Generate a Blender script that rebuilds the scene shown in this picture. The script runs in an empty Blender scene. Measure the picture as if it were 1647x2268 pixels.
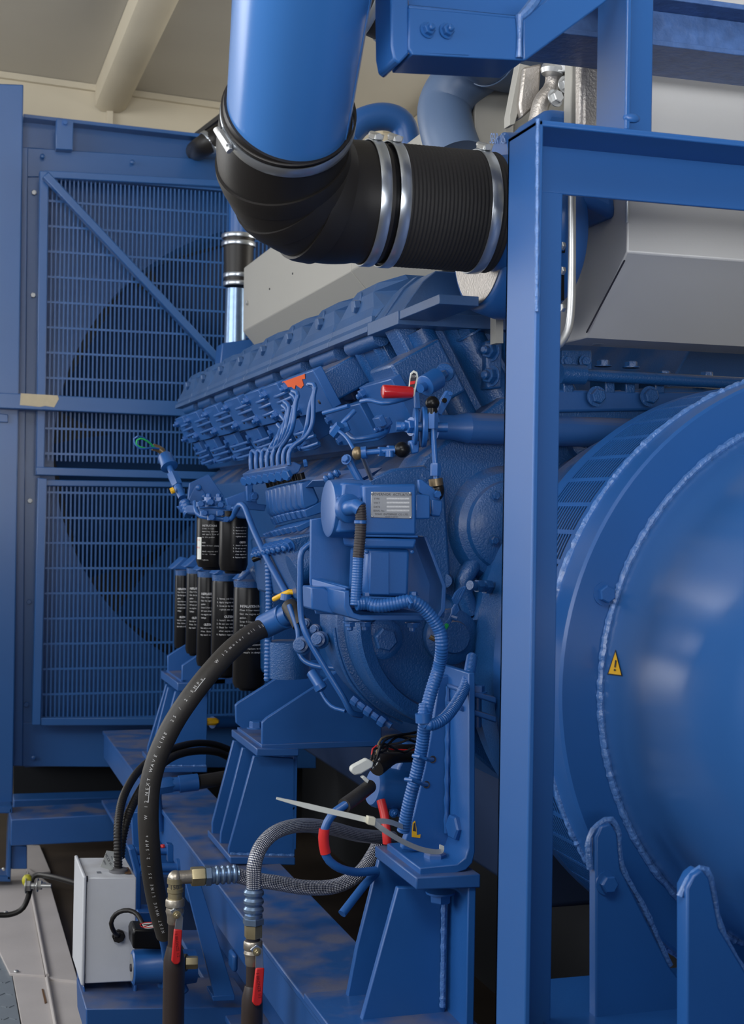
import bpy, math, random
from math import sin, cos, pi, radians
from mathutils import Vector, Matrix
random.seed(7)
S = bpy.context.scene
COL = S.collection
# ------------------------------------------------------------------ camera, light, exposure
AX = radians(17.15)                       # view direction against the engine's long axis
ROLL = 0.015
FPX = 3150.0
CAMZ = 1.05
R0 = Vector((cos(AX), -sin(AX), 0)); UP = Vector((0, 0, 1)); FW = Vector((sin(AX), cos(AX), 0))
RC = (R0*cos(ROLL) + UP*sin(ROLL)); UC = (UP*cos(ROLL) - R0*sin(ROLL))
CP = Vector((0, 0, CAMZ))
cd = bpy.data.cameras.new('camera'); cam = bpy.data.objects.new('camera', cd); COL.objects.link(cam)
cd.sensor_fit = 'VERTICAL'; cd.sensor_height = 36.0; cd.lens = 36.0*FPX/2268.0; cd.clip_start = 0.02
cd.dof.use_dof = True; cd.dof.focus_distance = 1.95; cd.dof.aperture_fstop = 14
mw = Matrix.Identity(4)
for i in range(3):
    mw[i][0] = RC[i]; mw[i][1] = UC[i]; mw[i][2] = -FW[i]; mw[i][3] = CP[i]
cam.matrix_world = mw
S.camera = cam
S.view_settings.view_transform = 'Standard'; S.view_settings.look = 'None'
S.view_settings.gamma = 1; S.view_settings.use_curve_mapping = False
S.view_settings.exposure = 0.0
W = bpy.data.worlds.new('world'); S.world = W; W.use_nodes = True
W.node_tree.nodes['Background'].inputs[0].default_value = (0.80, 0.88, 1.0, 1)
W.node_tree.nodes['Background'].inputs[1].default_value = 0.17
def area(name, loc, target, sx, sy, power, color):
    l = bpy.data.lights.new(name, 'AREA'); l.shape = 'RECTANGLE'; l.size = sx; l.size_y = sy
    l.energy = power; l.color = color
    o = bpy.data.objects.new(name, l); COL.objects.link(o); o.location = loc
    o.rotation_euler = (Vector(target)-Vector(loc)).to_track_quat('-Z', 'Y').to_euler()
    return o
area('door_daylight', (-2.9, 1.3, 2.0), (0.6, 2.1, 1.4), 3.8, 1.4, 98, (0.95, 0.97, 1.0))
area('rear_door_daylight', (-1.9, 5.05, 1.65), (0.3, 1.2, 1.2), 2.4, 2.0, 72, (0.97, 0.98, 1.0))
area('overhead_fill', (-0.35, 0.15, 2.25), (0.75, 1.6, 1.35), 1.0, 0.4, 16, (1.0, 0.98, 0.95))  # added overhead fill that brightens the upper parts, no known lamp there
fw = area('front_fill', (0.0, -1.7, 1.30), (0.9, 1.5, 2.35), 2.2, 0.9, 17, (0.98, 0.99, 1.0)); fw.data.spread = radians(60)  # added fill behind the camera for surfaces facing it, no known window
area('ceiling_fill', (2.6, 3.4, 1.5), (1.0, 4.2, 2.6), 1.0, 1.0, 26, (1.0, 0.97, 0.9))  # added unseen light thrown up at the ceiling, no doorway there

# ------------------------------------------------------------------ points from the photograph on real planes
def ray(x, y): return FW + RC*((x-823.5)/FPX) + UC*((1134.0-y)/FPX)
def PY(x, y, Y): d = ray(x, y); return CP + d*(Y/d.y)
def PX(x, y, X): d = ray(x, y); return CP + d*(X/d.x)
def PZ(x, y, Z): d = ray(x, y); return CP + d*((Z-CAMZ)/d.z)
def depth(p): return (Vector(p)-CP).dot(FW)
def rad(px, p): return px*depth(p)/FPX     # a size of so many photo pixels at point p, in metres

# ------------------------------------------------------------------ materials
def nd(nt, t, **k):
    n = nt.nodes.new(t)
    for a, v in k.items(): setattr(n, a, v)
    return n
MATS = {}
def mat(name, col, rough=0.5, metal=0.0, var=0.12, vs=9.0, bump=0.0, bs=220.0, dust=0.0, dustcol=(0.17, 0.14, 0.12), coat=0.0, spec=0.5, sub=None):
    if name in MATS: return MATS[name]
    m = bpy.data.materials.new(name); m.use_nodes = True; nt = m.node_tree; L = nt.links
    b = nt.nodes['Principled BSDF']
    b.inputs['Roughness'].default_value = rough; b.inputs['Metallic'].default_value = metal
    b.inputs['Coat Weight'].default_value = coat; b.inputs['Coat Roughness'].default_value = 0.18
    b.inputs['Specular IOR Level'].default_value = spec
    geo = nd(nt, 'ShaderNodeNewGeometry')
    n1 = nd(nt, 'ShaderNodeTexNoise'); n1.inputs['Scale'].default_value = vs; n1.inputs['Detail'].default_value = 5
    L.new(geo.outputs['Position'], n1.inputs['Vector'])
    mx = nd(nt, 'ShaderNodeMix', data_type='RGBA')
    mx.inputs[6].default_value = tuple(c*(1-var) for c in col)+(1,)
    mx.inputs[7].default_value = tuple(min(1, c*(1+var)) for c in col)+(1,)
    L.new(n1.outputs['Fac'], mx.inputs[0]); out = mx.outputs[2]
    if dust > 0:
        sx = nd(nt, 'ShaderNodeSeparateXYZ'); L.new(geo.outputs['True Normal'], sx.inputs[0])
        mr = nd(nt, 'ShaderNodeMapRange'); mr.inputs[1].default_value = 0.35; mr.inputs[2].default_value = 0.95
        L.new(sx.outputs['Z'], mr.inputs[0])
        n2 = nd(nt, 'ShaderNodeTexNoise'); n2.inputs['Scale'].default_value = 14; n2.inputs['Detail'].default_value = 8
        L.new(geo.outputs['Position'], n2.inputs['Vector'])
        m2 = nd(nt, 'ShaderNodeMapRange'); m2.inputs[1].default_value = 0.38; m2.inputs[2].default_value = 0.62
        L.new(n2.outputs['Fac'], m2.inputs[0])
        mu = nd(nt, 'ShaderNodeMath', operation='MULTIPLY'); L.new(mr.outputs[0], mu.inputs[0]); L.new(m2.outputs[0], mu.inputs[1])
        mu2 = nd(nt, 'ShaderNodeMath', operation='MULTIPLY'); L.new(mu.outputs[0], mu2.inputs[0]); mu2.inputs[1].default_value = dust
        md = nd(nt, 'ShaderNodeMix', data_type='RGBA'); L.new(mu2.outputs[0], md.inputs[0]); L.new(out, md.inputs[6])
        md.inputs[7].default_value = dustcol+(1,); out = md.outputs[2]
        ma = nd(nt, 'ShaderNodeMath', operation='MULTIPLY_ADD'); L.new(mu2.outputs[0], ma.inputs[0]); ma.inputs[1].default_value = 0.4; ma.inputs[2].default_value = rough
        L.new(ma.outputs[0], b.inputs['Roughness'])
    L.new(out, b.inputs['Base Color'])
    if bump > 0:
        n3 = nd(nt, 'ShaderNodeTexNoise'); n3.inputs['Scale'].default_value = bs; n3.inputs['Detail'].default_value = 3
        L.new(geo.outputs['Position'], n3.inputs['Vector'])
        bp = nd(nt, 'ShaderNodeBump'); bp.inputs['Strength'].default_value = bump; bp.inputs['Distance'].default_value = 0.002
        L.new(n3.outputs['Fac'], bp.inputs['Height']); L.new(bp.outputs[0], b.inputs['Normal'])
    MATS[name] = m; return m
BLUE = mat('blue_paint', (0.014, 0.092, 0.31), 0.38, var=0.10, bump=0.06, bs=300, coat=0.10)
BLUED = mat('dusty_blue_paint', (0.016, 0.085, 0.28), 0.42, var=0.14, bump=0.08, bs=260, dust=0.55, coat=0.15)
CAST = mat('blue_painted_casting', (0.009, 0.072, 0.235), 0.36, var=0.16, bump=0.45, bs=420, dust=0.7, coat=0.2)
RADB = mat('radiator_blue_paint', (0.018, 0.088, 0.27), 0.34, var=0.14, vs=3.0, bump=0.04, coat=0.25)
DUCT = mat('duct_blue_paint', (0.055, 0.225, 0.62), 0.28, var=0.06, vs=4.0, coat=0.3)
WELD = mat('painted_weld', (0.07, 0.18, 0.45), 0.22, var=0.3, vs=120, bump=0.9, bs=260, coat=0.5)
SLATE = mat('slate_blue_pipe_paint', (0.085, 0.135, 0.235), 0.40, var=0.10, vs=6, bump=0.05)
RUB = mat('black_rubber', (0.013, 0.0115, 0.011), 0.45, var=0.2, bump=0.06, spec=0.4)
RUBM = mat('matt_black_rubber', (0.013, 0.012, 0.013), 0.72, var=0.25, vs=30, bump=0.2)
HOSE = mat('worn_black_hose_rubber', (0.030, 0.027, 0.024), 0.55, var=0.35, vs=16, bump=0.15)
BLK = mat('black_gloss_paint', (0.006, 0.006, 0.007), 0.30, var=0.2, spec=0.22)
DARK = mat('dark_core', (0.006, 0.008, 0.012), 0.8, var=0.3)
CHR = mat('bright_clamp_steel', (0.48, 0.52, 0.57), 0.28, metal=0.85, var=0.1)
ZINC = mat('zinc_plated_steel', (0.55, 0.56, 0.56), 0.36, metal=0.8, var=0.15, vs=60)
SIL = mat('brushed_sheet_metal', (0.55, 0.55, 0.55), 0.55, metal=0.35, var=0.06, vs=3, bump=0.05)
SILW = mat('pale_sheet_metal', (0.38, 0.37, 0.335), 0.6, metal=0.1, var=0.05, vs=3)
ALU = mat('cast_aluminium', (0.46, 0.43, 0.40), 0.42, metal=0.8, var=0.2, vs=40, bump=0.35, bs=300)
BRASS = mat('yellow_zinc_fitting', (0.42, 0.36, 0.22), 0.40, metal=0.75, var=0.25, vs=70)
TARN = mat('tarnished_brass', (0.20, 0.15, 0.09), 0.40, metal=0.7, var=0.5, vs=60)
NICK = mat('dull_nickel_casting', (0.42, 0.38, 0.32), 0.38, metal=0.8, var=0.2, vs=60, bump=0.2)
RED = mat('red_vinyl', (0.58, 0.02, 0.02), 0.42, var=0.1)
REDP = mat('red_gloss_plastic', (0.40, 0.012, 0.015), 0.20, var=0.1, coat=0.4)
ORNG = mat('orange_primer', (0.85, 0.13, 0.03), 0.6, var=0.1)
YEL = mat('yellow_plastic', (0.75, 0.42, 0.01), 0.4, var=0.1)
GRN = mat('green_wire', (0.02, 0.42, 0.10), 0.4)
WHT = mat('white_nylon', (0.60, 0.62, 0.58), 0.4, var=0.06)
LBL = mat('white_label_ink', (0.62, 0.62, 0.62), 0.6, var=0.3, vs=200)
INK = mat('dark_ink', (0.02, 0.02, 0.03), 0.6)
BOXG = mat('light_grey_powder_coat', (0.58, 0.60, 0.64), 0.5, var=0.05, vs=20, bump=0.1, dust=0.35)
TAPE = mat('masking_tape', (0.50, 0.43, 0.30), 0.75, var=0.12, vs=60)
INSU = mat('brown_pipe_insulation', (0.030, 0.020, 0.018), 0.42, var=0.2)
CEIL = mat('ceiling_sheet', (0.42, 0.40, 0.36), 0.30, var=0.08, vs=3, spec=0.8)
WALL = mat('cream_panel', (0.58, 0.52, 0.40), 0.6, var=0.05)
FLR = mat('oily_dark_floor', (0.045, 0.032, 0.022), 0.6, var=0.7, vs=6)
SHEET = mat('dirty_white_floor_sheet', (0.50, 0.465, 0.45), 0.5, var=0.16, vs=7, bump=0.1)
TREAD = mat('grey_tread_plate', (0.20, 0.23, 0.26), 0.45, var=0.1, vs=30)
PLATE = mat('etched_name_plate', (0.34, 0.35, 0.36), 0.4, metal=0.6, var=0.08)
FOOT = mat('wooden_brown_floor_stain', (0.12, 0.06, 0.025), 0.6, var=0.6, vs=10)
def braid_mat():
    m = bpy.data.materials.new('braided_steel'); m.use_nodes = True; nt = m.node_tree; L = nt.links
    b = nt.nodes['Principled BSDF']; b.inputs['Metallic'].default_value = 0.7; b.inputs['Roughness'].default_value = 0.35
    uv = nd(nt, 'ShaderNodeUVMap'); sp = nd(nt, 'ShaderNodeSeparateXYZ'); L.new(uv.outputs[0], sp.inputs[0])
    def wave(sign):
        a = nd(nt, 'ShaderNodeMath', operation='MULTIPLY'); a.inputs[1].default_value = 13.0*2*pi*sign; L.new(sp.outputs['X'], a.inputs[0])
        c = nd(nt, 'ShaderNodeMath', operation='MULTIPLY'); c.inputs[1].default_value = 1250.0; L.new(sp.outputs['Y'], c.inputs[0])
        d = nd(nt, 'ShaderNodeMath', operation='ADD'); L.new(a.outputs[0], d.inputs[0]); L.new(c.outputs[0], d.inputs[1])
        e = nd(nt, 'ShaderNodeMath', operation='SINE'); L.new(d.outputs[0], e.inputs[0]); return e
    w1, w2 = wave(1), wave(-1)
    mu = nd(nt, 'ShaderNodeMath', operation='MULTIPLY'); L.new(w1.outputs[0], mu.inputs[0]); L.new(w2.outputs[0], mu.inputs[1])
    mr = nd(nt, 'ShaderNodeMapRange'); mr.inputs[1].default_value = -0.6; mr.inputs[2].default_value = 0.6; L.new(mu.outputs[0], mr.inputs[0])
    mx = nd(nt, 'ShaderNodeMix', data_type='RGBA'); L.new(mr.outputs[0], mx.inputs[0])
    mx.inputs[6].default_value = (0.02, 0.035, 0.09, 1); mx.inputs[7].default_value = (0.78, 0.78, 0.82, 1)
    L.new(mx.outputs[2], b.inputs['Base Color'])
    bp = nd(nt, 'ShaderNodeBump'); bp.inputs['Strength'].default_value = 0.8; bp.inputs['Distance'].default_value = 0.002
    L.new(mr.outputs[0], bp.inputs['Height']); L.new(bp.outputs[0], b.inputs['Normal'])
    return m
BRAID = braid_mat()

# ------------------------------------------------------------------ mesh building
WL = {}                                    # world location of every object (nothing but bolts is rotated)
class MB:
    def __init__(s): s.v = []; s.f = []; s.uv = {}
    def add(s, vs, fs):
        o = len(s.v); s.v += [Vector(a) for a in vs]; s.f += [tuple(i+o for i in f) for f in fs]; return s
    def box(s, x0, x1, y0, y1, z0, z1):
        return s.add([(x0,y0,z0),(x1,y0,z0),(x1,y1,z0),(x0,y1,z0),(x0,y0,z1),(x1,y0,z1),(x1,y1,z1),(x0,y1,z1)],
                     [(3,2,1,0),(4,5,6,7),(0,1,5,4),(1,2,6,5),(2,3,7,6),(3,0,4,7)])
    def prism(s, pts, ext):                # closed prism: polygon + extrusion vector
        pts = [Vector(p) for p in pts]; ext = Vector(ext); n = len(pts)
        nrm = Vector((0,0,0))
        for i in range(n): nrm += pts[i].cross(pts[(i+1) % n])
        if nrm.dot(ext) > 0: pts = pts[::-1]
        vs = pts + [p+ext for p in pts]
        fs = [tuple(range(n)), tuple(range(2*n-1, n-1, -1))] + [(i, i+n, (i+1) % n+n, (i+1) % n) for i in range(n)]
        return s.add(vs, fs)
    def pY(s, pp, Y, t): return s.prism([PY(x, y, Y) for x, y in pp], (0, t, 0))
    def pX(s, pp, X, t): return s.prism([PX(x, y, X) for x, y in pp], (t, 0, 0))
    def pZ(s, pp, Z, t): return s.prism([PZ(x, y, Z) for x, y in pp], (0, 0, -t))
    def xz(s, pp, Y0, Y1): return s.prism([(x, Y0, z) for x, z in pp], (0, Y1-Y0, 0))
    def bar(s, a, b, w, h, up=(0,0,1)):    # rectangular bar from a to b
        a, b = Vector(a), Vector(b); d = (b-a).normalized(); u = Vector(up)
        sd = d.cross(u).normalized()*w/2; uu = sd.cross(d).normalized()*h/2
        return s.prism([a-sd-uu, a+sd-uu, a+sd+uu, a-sd+uu], b-a)
    def lathe(s, o, ax, prof, n=32, cap=True, a0=0.0, a1=2*pi):   # prof = [(distance along axis, radius)]
        o = Vector(o); ax = Vector(ax).normalized(); t = Vector((0,0,1)) if abs(ax.z) < 0.9 else Vector((1,0,0))
        e1 = ax.cross(t).normalized(); e2 = ax.cross(e1)
        full = abs(a1-a0-2*pi) < 1e-4; m = n if full else n+1
        base = len(s.v)
        for (h, r) in prof:
            for k in range(m):
                a = a0+(a1-a0)*k/n; s.v.append(o+ax*h+(e1*cos(a)+e2*sin(a))*r)
        for i in range(len(prof)-1):
            for k in range(n):
                k2 = (k+1) % m if full else k+1
                f = (base+i*m+k, base+i*m+k2, base+(i+1)*m+k2, base+(i+1)*m+k)
                s.f.append(f); s.uv[len(s.f)-1] = ((k/n, prof[i][0]), ((k+1)/n, prof[i][0]), ((k+1)/n, prof[i+1][0]), (k/n, prof[i+1][0]))
        if cap and full:
            s.f.append(tuple(base+k for k in range(m))[::-1]); s.f.append(tuple(base+(len(prof)-1)*m+k for k in range(m)))
        return s
    def cyl(s, a, b, r, n=20, r2=None):
        a, b = Vector(a), Vector(b); return s.lathe(a, b-a, [(0, r), ((b-a).length, r if r2 is None else r2)], n)
    def tube(s, pts, r, n=12, step=0.008, corr=0.0, pitch=0.006, smooth=True, rf=None):
        P = [Vector(p) for p in pts]
        if smooth and len(P) > 2:
            Q = []; E = [P[0]*2-P[1]]+P+[P[-1]*2-P[-2]]
            for i in range(1, len(E)-2):
                p0, p1, p2, p3 = E[i-1:i+3]; k = max(2, int((p2-p1).length/0.004))
                for j in range(k):
                    t = j/k; Q.append(0.5*((2*p1)+(p2-p0)*t+(2*p0-5*p1+4*p2-p3)*t*t+(3*p1-p0-3*p2+p3)*t**3))
            Q.append(P[-1]); P = Q
        L = [0]
        for i in range(1, len(P)): L.append(L[-1]+(P[i]-P[i-1]).length)
        if corr: step = pitch/4
        if smooth or corr:
            cnt = max(2, int(L[-1]/step)); Q = []; j = 0
            for i in range(cnt+1):
                d = L[-1]*i/cnt
                while j < len(L)-2 and L[j+1] < d: j += 1
                t = (d-L[j])/max(1e-9, L[j+1]-L[j]); Q.append(P[j].lerp(P[j+1], t))
            P = Q; L = [L[-1]*i/cnt for i in range(cnt+1)]
        T = [(P[min(i+1, len(P)-1)]-P[max(i-1, 0)]).normalized() for i in range(len(P))]
        t0 = T[0]; u = t0.cross(Vector((0,0,1)) if abs(t0.z) < 0.9 else Vector((1,0,0))).normalized()
        base = len(s.v)
        for i in range(len(P)):
            u = (u-T[i]*u.dot(T[i])).normalized(); w = T[i].cross(u)
            rr = r*(1+corr*(0.9 if i % 4 in (1, 2) else -0.9)) if corr else r
            if rf: rr *= rf(L[i]/L[-1])
            for k in range(n):
                a = 2*pi*k/n; s.v.append(P[i]+(u*cos(a)+w*sin(a))*rr)
        for i in range(len(P)-1):
            for k in range(n):
                k2 = (k+1) % n
                s.f.append((base+i*n+k, base+i*n+k2, base+(i+1)*n+k2, base+(i+1)*n+k))
                s.uv[len(s.f)-1] = ((k/n, L[i]), ((k+1)/n, L[i]), ((k+1)/n, L[i+1]), (k/n, L[i+1]))
        s.f.append(tuple(base+k for k in range(n))[::-1]); s.f.append(tuple(base+(len(P)-1)*n+k for k in range(n)))
        return s
    def loft(s, rings):                    # rings of equal length, closed, capped
        b = len(s.v); n = len(rings[0])
        for r in rings: s.v += [Vector(p) for p in r]
        for i in range(len(rings)-1):
            for k in range(n): s.f.append((b+i*n+k, b+i*n+(k+1) % n, b+(i+1)*n+(k+1) % n, b+(i+1)*n+k))
        s.f.append(tuple(b+k for k in range(n))[::-1]); s.f.append(tuple(b+(len(rings)-1)*n+k for k in range(n)))
        return s
    def sphere(s, c, r, n=16, sc=(1,1,1)):
        c = Vector(c); rings = []
        for i in range(1, n//2):
            a = pi*i/(n//2); rings.append([c+Vector((cos(2*pi*k/n)*sin(a)*r*sc[0], sin(2*pi*k/n)*sin(a)*r*sc[1], -cos(a)*r*sc[2])) for k in range(n)])
        return s.loft(rings)
    def hexa(s, a, d, r, h, rot=0.0):      # hexagonal prism at a along d
        return s.lathe(a, d, [(0, r), (h*0.85, r), (h, r*0.88)], 6)
    def build(s, name, m, parent=None, bev=0.0, smooth=True, ang=35):
        lo = Vector([min(v[i] for v in s.v) for i in range(3)]); hi = Vector([max(v[i] for v in s.v) for i in range(3)])
        org = Vector(((lo.x+hi.x)/2, (lo.y+hi.y)/2, lo.z))
        me = bpy.data.meshes.new(name); me.from_pydata([v-org for v in s.v], [], s.f)
        if s.uv:
            ul = me.uv_layers.new(name='UVMap')
            for fi, uvs in s.uv.items():
                for li, q in zip(me.polygons[fi].loop_indices, uvs): ul.data[li].uv = q
        me.materials.append(m)
        if smooth:
            me.polygons.foreach_set('use_smooth', [True]*len(me.polygons)); me.set_sharp_from_angle(angle=radians(ang))
        me.update()
        import bmesh
        bm = bmesh.new(); bm.from_mesh(me); bmesh.ops.recalc_face_normals(bm, faces=bm.faces); bm.to_mesh(me); bm.free()
        o = bpy.data.objects.new(name, me); COL.objects.link(o); put(o, org, parent)
        if bev:
            b = o.modifiers.new('bevel', 'BEVEL'); b.width = bev; b.segments = 2; b.limit_method = 'ANGLE'; b.angle_limit = radians(40); b.harden_normals = False
        return o
def put(o, org, parent):
    WL[o] = Vector(org); o.location = org
    if parent is not None: o.parent = parent; o.location = WL[o]-WL[parent]
ROOTS = []
def thing(name, label, cat, group=None):
    o = bpy.data.objects.new(name, None); COL.objects.link(o); o.empty_display_size = 0.02; WL[o] = Vector((0,0,0))
    o['label'] = label; o['category'] = cat
    if group: o['group'] = group
    ROOTS.append(o); return o
def tag(o, label, cat, group=None):
    o['label'] = label; o['category'] = cat
    if group: o['group'] = group
    return o
def struct(o): o['kind'] = 'structure'; return o
def settle():                              # put every Empty at the base of what it carries
    for r in ROOTS:
        ch = list(r.children)
        if not ch: print('EMPTY THING', r.name); continue
        pts = []
        for c in ch:
            if c.type == 'MESH':
                for q in c.bound_box: pts.append(WL[c]+ (c.rotation_euler.to_matrix() @ Vector([q[i]*c.scale[i] for i in range(3)])))
        L = Vector(((min(p.x for p in pts)+max(p.x for p in pts))/2, (min(p.y for p in pts)+max(p.y for p in pts))/2, min(p.z for p in pts)))
        r.location = L
        for c in ch: c.location = WL[c]-L
# prototype fasteners (unit size), shared mesh, one object each
def proto(kind, m):
    b = MB()
    if kind == 'hex': b.lathe((0,0,0), (0,0,1), [(0, 1.35), (0.18, 1.35)], 20); b.lathe((0,0,0.18), (0,0,1), [(0, 1), (0.72, 1), (0.85, 0.86)], 6)
    elif kind == 'plain': b.lathe((0,0,0), (0,0,1), [(0, 1), (0.75, 1), (0.9, 0.86)], 6)
    elif kind == 'dome': b.lathe((0,0,0), (0,0,1), [(0, 1.0), (0.25, 0.97), (0.5, 0.75), (0.62, 0.4), (0.65, 0.05)], 14)
    elif kind == 'stud': b.lathe((0,0,0), (0,0,1), [(0, 1.35), (0.15, 1.35)], 18); b.lathe((0,0,0.15), (0,0,1), [(0, 1), (0.7, 1), (0.8, 0.9)], 6); b.lathe((0,0,0.9), (0,0,1), [(0, .55), (0.6, .55), (0.8, .35)], 12)
    o = b.build('proto', m); me = o.data; bpy.data.objects.remove(o); return me
PM = {}
def bolt(p, d, r, parent, m=None, kind='hex', name='bolt', spin=0.3):
    m = m or BLUE; key = (kind, m.name)
    if key not in PM: PM[key] = proto(kind, m); PM[key].name = 'bolt_mesh'
    o = bpy.data.objects.new(name, PM[key]); COL.objects.link(o)
    q = Vector(d).to_track_quat('Z', 'Y') @ Matrix.Rotation(spin, 3, 'Z').to_quaternion()
    o.rotation_euler = q.to_euler(); o.scale = (r, r, r); put(o, Vector(p), parent); return o
def bY(x, y, Y, px, parent, m=None, kind='hex', d=(0,-1,0), spin=0.3):
    p = PY(x, y, Y); return bolt(p, d, rad(px, p), parent, m, kind, spin=spin)
def bX(x, y, X, px, parent, m=None, kind='hex', d=(-1,0,0), spin=0.3):
    p = PX(x, y, X); return bolt(p, d, rad(px, p), parent, m, kind, spin=spin)
def T(pp):                                 # [(x, y, Y)] -> points
    return [PY(*p) for p in pp]
def TR(pp, px, n=12, **k):                 # tube through pixel path, px = radius in photo pixels
    P = T(pp); return MB().tube(P, rad(px, P[len(P)//2]), n, **k)
def font_mesh(txt, size=1.0):
    c = bpy.data.curves.new('t', 'FONT'); c.body = txt; c.size = size; c.align_x = 'CENTER'; c.align_y = 'CENTER'; c.extrude = 0.01*size; c.resolution_u = 2
    o = bpy.data.objects.new('t', c); COL.objects.link(o)
    bpy.context.view_layer.update()
    me = bpy.data.meshes.new_from_object(o.evaluated_get(bpy.context.evaluated_depsgraph_get()))
    vs = [v.co.copy() for v in me.vertices]; fs = [tuple(p.vertices) for p in me.polygons]
    bpy.data.objects.remove(o); bpy.data.curves.remove(c); bpy.data.meshes.remove(me); return vs, fs
FC = {}
def text(b, txt, o, ex, ey, size):         # add flat lettering to MB b, at o, along ex, up ey
    if txt not in FC: FC[txt] = font_mesh(txt)
    vs, fs = FC[txt]; ex = Vector(ex).normalized(); ey = Vector(ey).normalized(); ez = ex.cross(ey)
    if vs: b.add([Vector(o)+(ex*v.x+ey*v.y+ez*(v.z+0.02))*size for v in vs], fs)
def ringband(b, c, ax, r, w, t=0.0015, n=48):   # hose clamp band
    b.lathe(Vector(c)-Vector(ax).normalized()*w/2, ax, [(0, r), (0, r+t), (w*0.12, r+t*1.5), (w*0.88, r+t*1.5), (w, r+t), (w, r)], n, cap=False)
# ================================================================== THE SETTING
struct(MB().box(-3.2, 3.2, -1.5, 5.3, -0.12, 0.0).build('floor', FLR, smooth=False))
struct(MB().box(-3.2, 3.2, 5.18, 5.3, 0.0, 2.75).build('wall_back', WALL, smooth=False))
struct(MB().box(3.1, 3.2, -1.5, 5.18, 0.0, 2.75).build('wall_right', WALL, smooth=False))
b = MB(); b.prism([(-3.2,-1.5,2.72), (3.1,-1.5,2.46), (3.1,-1.5,2.56), (-3.2,-1.5,2.82)], (0,6.8,0)); struct(b.build('ceiling', CEIL, smooth=False))
def ceilz(x): return 2.72-0.26*(x+3.2)/6.3
# cream strip with seams along the top of the back wall, and the roof beam
b = MB(); b.bar((-3.1,5.17,ceilz(-3.1)-0.012), (3.05,5.17,ceilz(3.05)-0.012), 0.02, 0.022); struct(b.build('trim_1', WALL))
q = PY(243, 215, 5.16); xb = q.x
b = MB(); b.box(xb-0.01, xb+0.012, 5.155, 5.178, 0.02, ceilz(xb)-0.02); struct(b.build('trim_2', WALL))
x1 = PY(222, 212, 5.0).x; x2 = PY(292, 216, 5.0).x
for nm, xa, xc, mt in (('trim_3', x1, x2, WALL), ('trim_4', x1+1.15, x2+1.15, WALL)):
    b = MB(); zc = ceilz((xa+xc)/2)
    b.prism([(xa, 0.2, zc), (xa, 0.2, zc-0.075), (xa+0.022, 0.2, zc-0.09), (xc-0.022, 0.2, zc-0.09), (xc, 0.2, zc-0.075), (xc, 0.2, zc+0.01)], (0, 4.97, 0)); struct(b.build(nm, mt))
# white floor sheets and tread plate on the left
def sheet(pp, z, m, name, label, cat, t=0.006):
    o = MB().pZ(pp, z, t).build(name, m, bev=0.001); return tag(o, label, cat)
s1 = sheet([(-60,1925), (58,1928), (100,2160), (22,2156), (-60,1990)], 0.016, SHEET, 'floor_sheet', 'dirty white folded floor sheet under the earthing bolt, farther of the two', 'metal sheet')
MB().pZ([(58,1920), (110,1957), (172,2172), (104,2165)], 0.018, 0.006).build('folded_edge', SHEET, s1)
MB().tube([PZ(62,1935,0.022), PZ(105,2160,0.022)], 0.004, 8, smooth=False).build('ridge', SHEET, s1)
bolt(PZ(13, 2021, 0.017), (0,0,1), 0.006, s1, ZINC, 'dome', name='screw'); bolt(PZ(36, 2152, 0.017), (0,0,1), 0.006, s1, ZINC, 'dome', name='screw')
s2 = sheet([(28,2158), (102,2164), (132,2330), (60,2330)], 0.012, SHEET, 'floor_sheet', 'dirty white floor sheet with rust streaks, nearest the bottom left corner', 'metal sheet')
MB().pZ([(104,2166), (172,2174), (212,2330), (134,2330)], 0.012, 0.006).build('folded_edge', SHEET, s2)
MB().tube([PZ(104,2166,0.017), PZ(134,2330,0.017)], 0.004, 8, smooth=False).build('ridge', SHEET, s2)
b = MB().pZ([(92,2190), (96,2190), (104,2220), (99,2222)], 0.0135, 0.001); b.build('rust_streak', FOOT, s2)
s3 = sheet([(28,1870), (88,1872), (112,1930), (58,1936), (20,1926)], 0.010, SHEET, 'floor_sheet', 'white floor sheet strip running back beneath the radiator foot', 'metal sheet')
tp = sheet([(-150,1990), (0,2005), (56,2330), (-150,2330)], 0.010, TREAD, 'tread_plate', 'grey steel tread plate at the bottom left edge', 'metal plate')
b = MB()
for i in range(9):
    for j in range(6):
        y = 2040+i*27; x = -6-j*16+(y-2040)*0.16
        c = PZ(x, y, 0.0105); a = 0.8 if (i+j) % 2 else -0.8
        b.bar(c-Vector((cos(a),sin(a),0))*0.008, c+Vector((cos(a),sin(a),0))*0.008, 0.003, 0.0015)
b.build('tread_pattern', TREAD, tp)

# ================================================================== RADIATOR
YR = 4.15
rad_ = thing('radiator', 'tall blue radiator with slotted guard panels at the far left', 'radiator')
MB().pY([(-160,180), (52,187), (28,1785), (-160,1785)], 4.04, 0.05).build('side_column', RADB, rad_, bev=0.003)
b = MB(); b.pY([(30,325), (62,326), (50,1697), (5,1695)], 4.10, 0.02); b.build('side_flange', RADB, rad_, bev=0.002)
b = MB(); b.pY([(60,326), (98,328), (82,1697), (48,1697)], 4.12, 0.05); b.build('side_panel', RADB, rad_, bev=0.002)
MB().pY([(30,325), (760,372), (760,440), (95,392), (70,392), (36,392)], 4.115, 0.04).build('top_panel', RADB, rad_, bev=0.002)
MB().pY([(22,1600), (700,1598), (700,1702), (12,1697)], 4.115, 0.04).build('bottom_panel', RADB, rad_, bev=0.002)
b = MB(); b.pY([(40,255), (760,335), (760,375), (40,330)], 4.17, 0.3); b.build('top_tank', RADB, rad_, bev=0.004)
MB().pY([(52,252), (480,300), (480,308), (52,260)], 4.12, 0.06).build('top_lip', RADB, rad_, bev=0.001)
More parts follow.
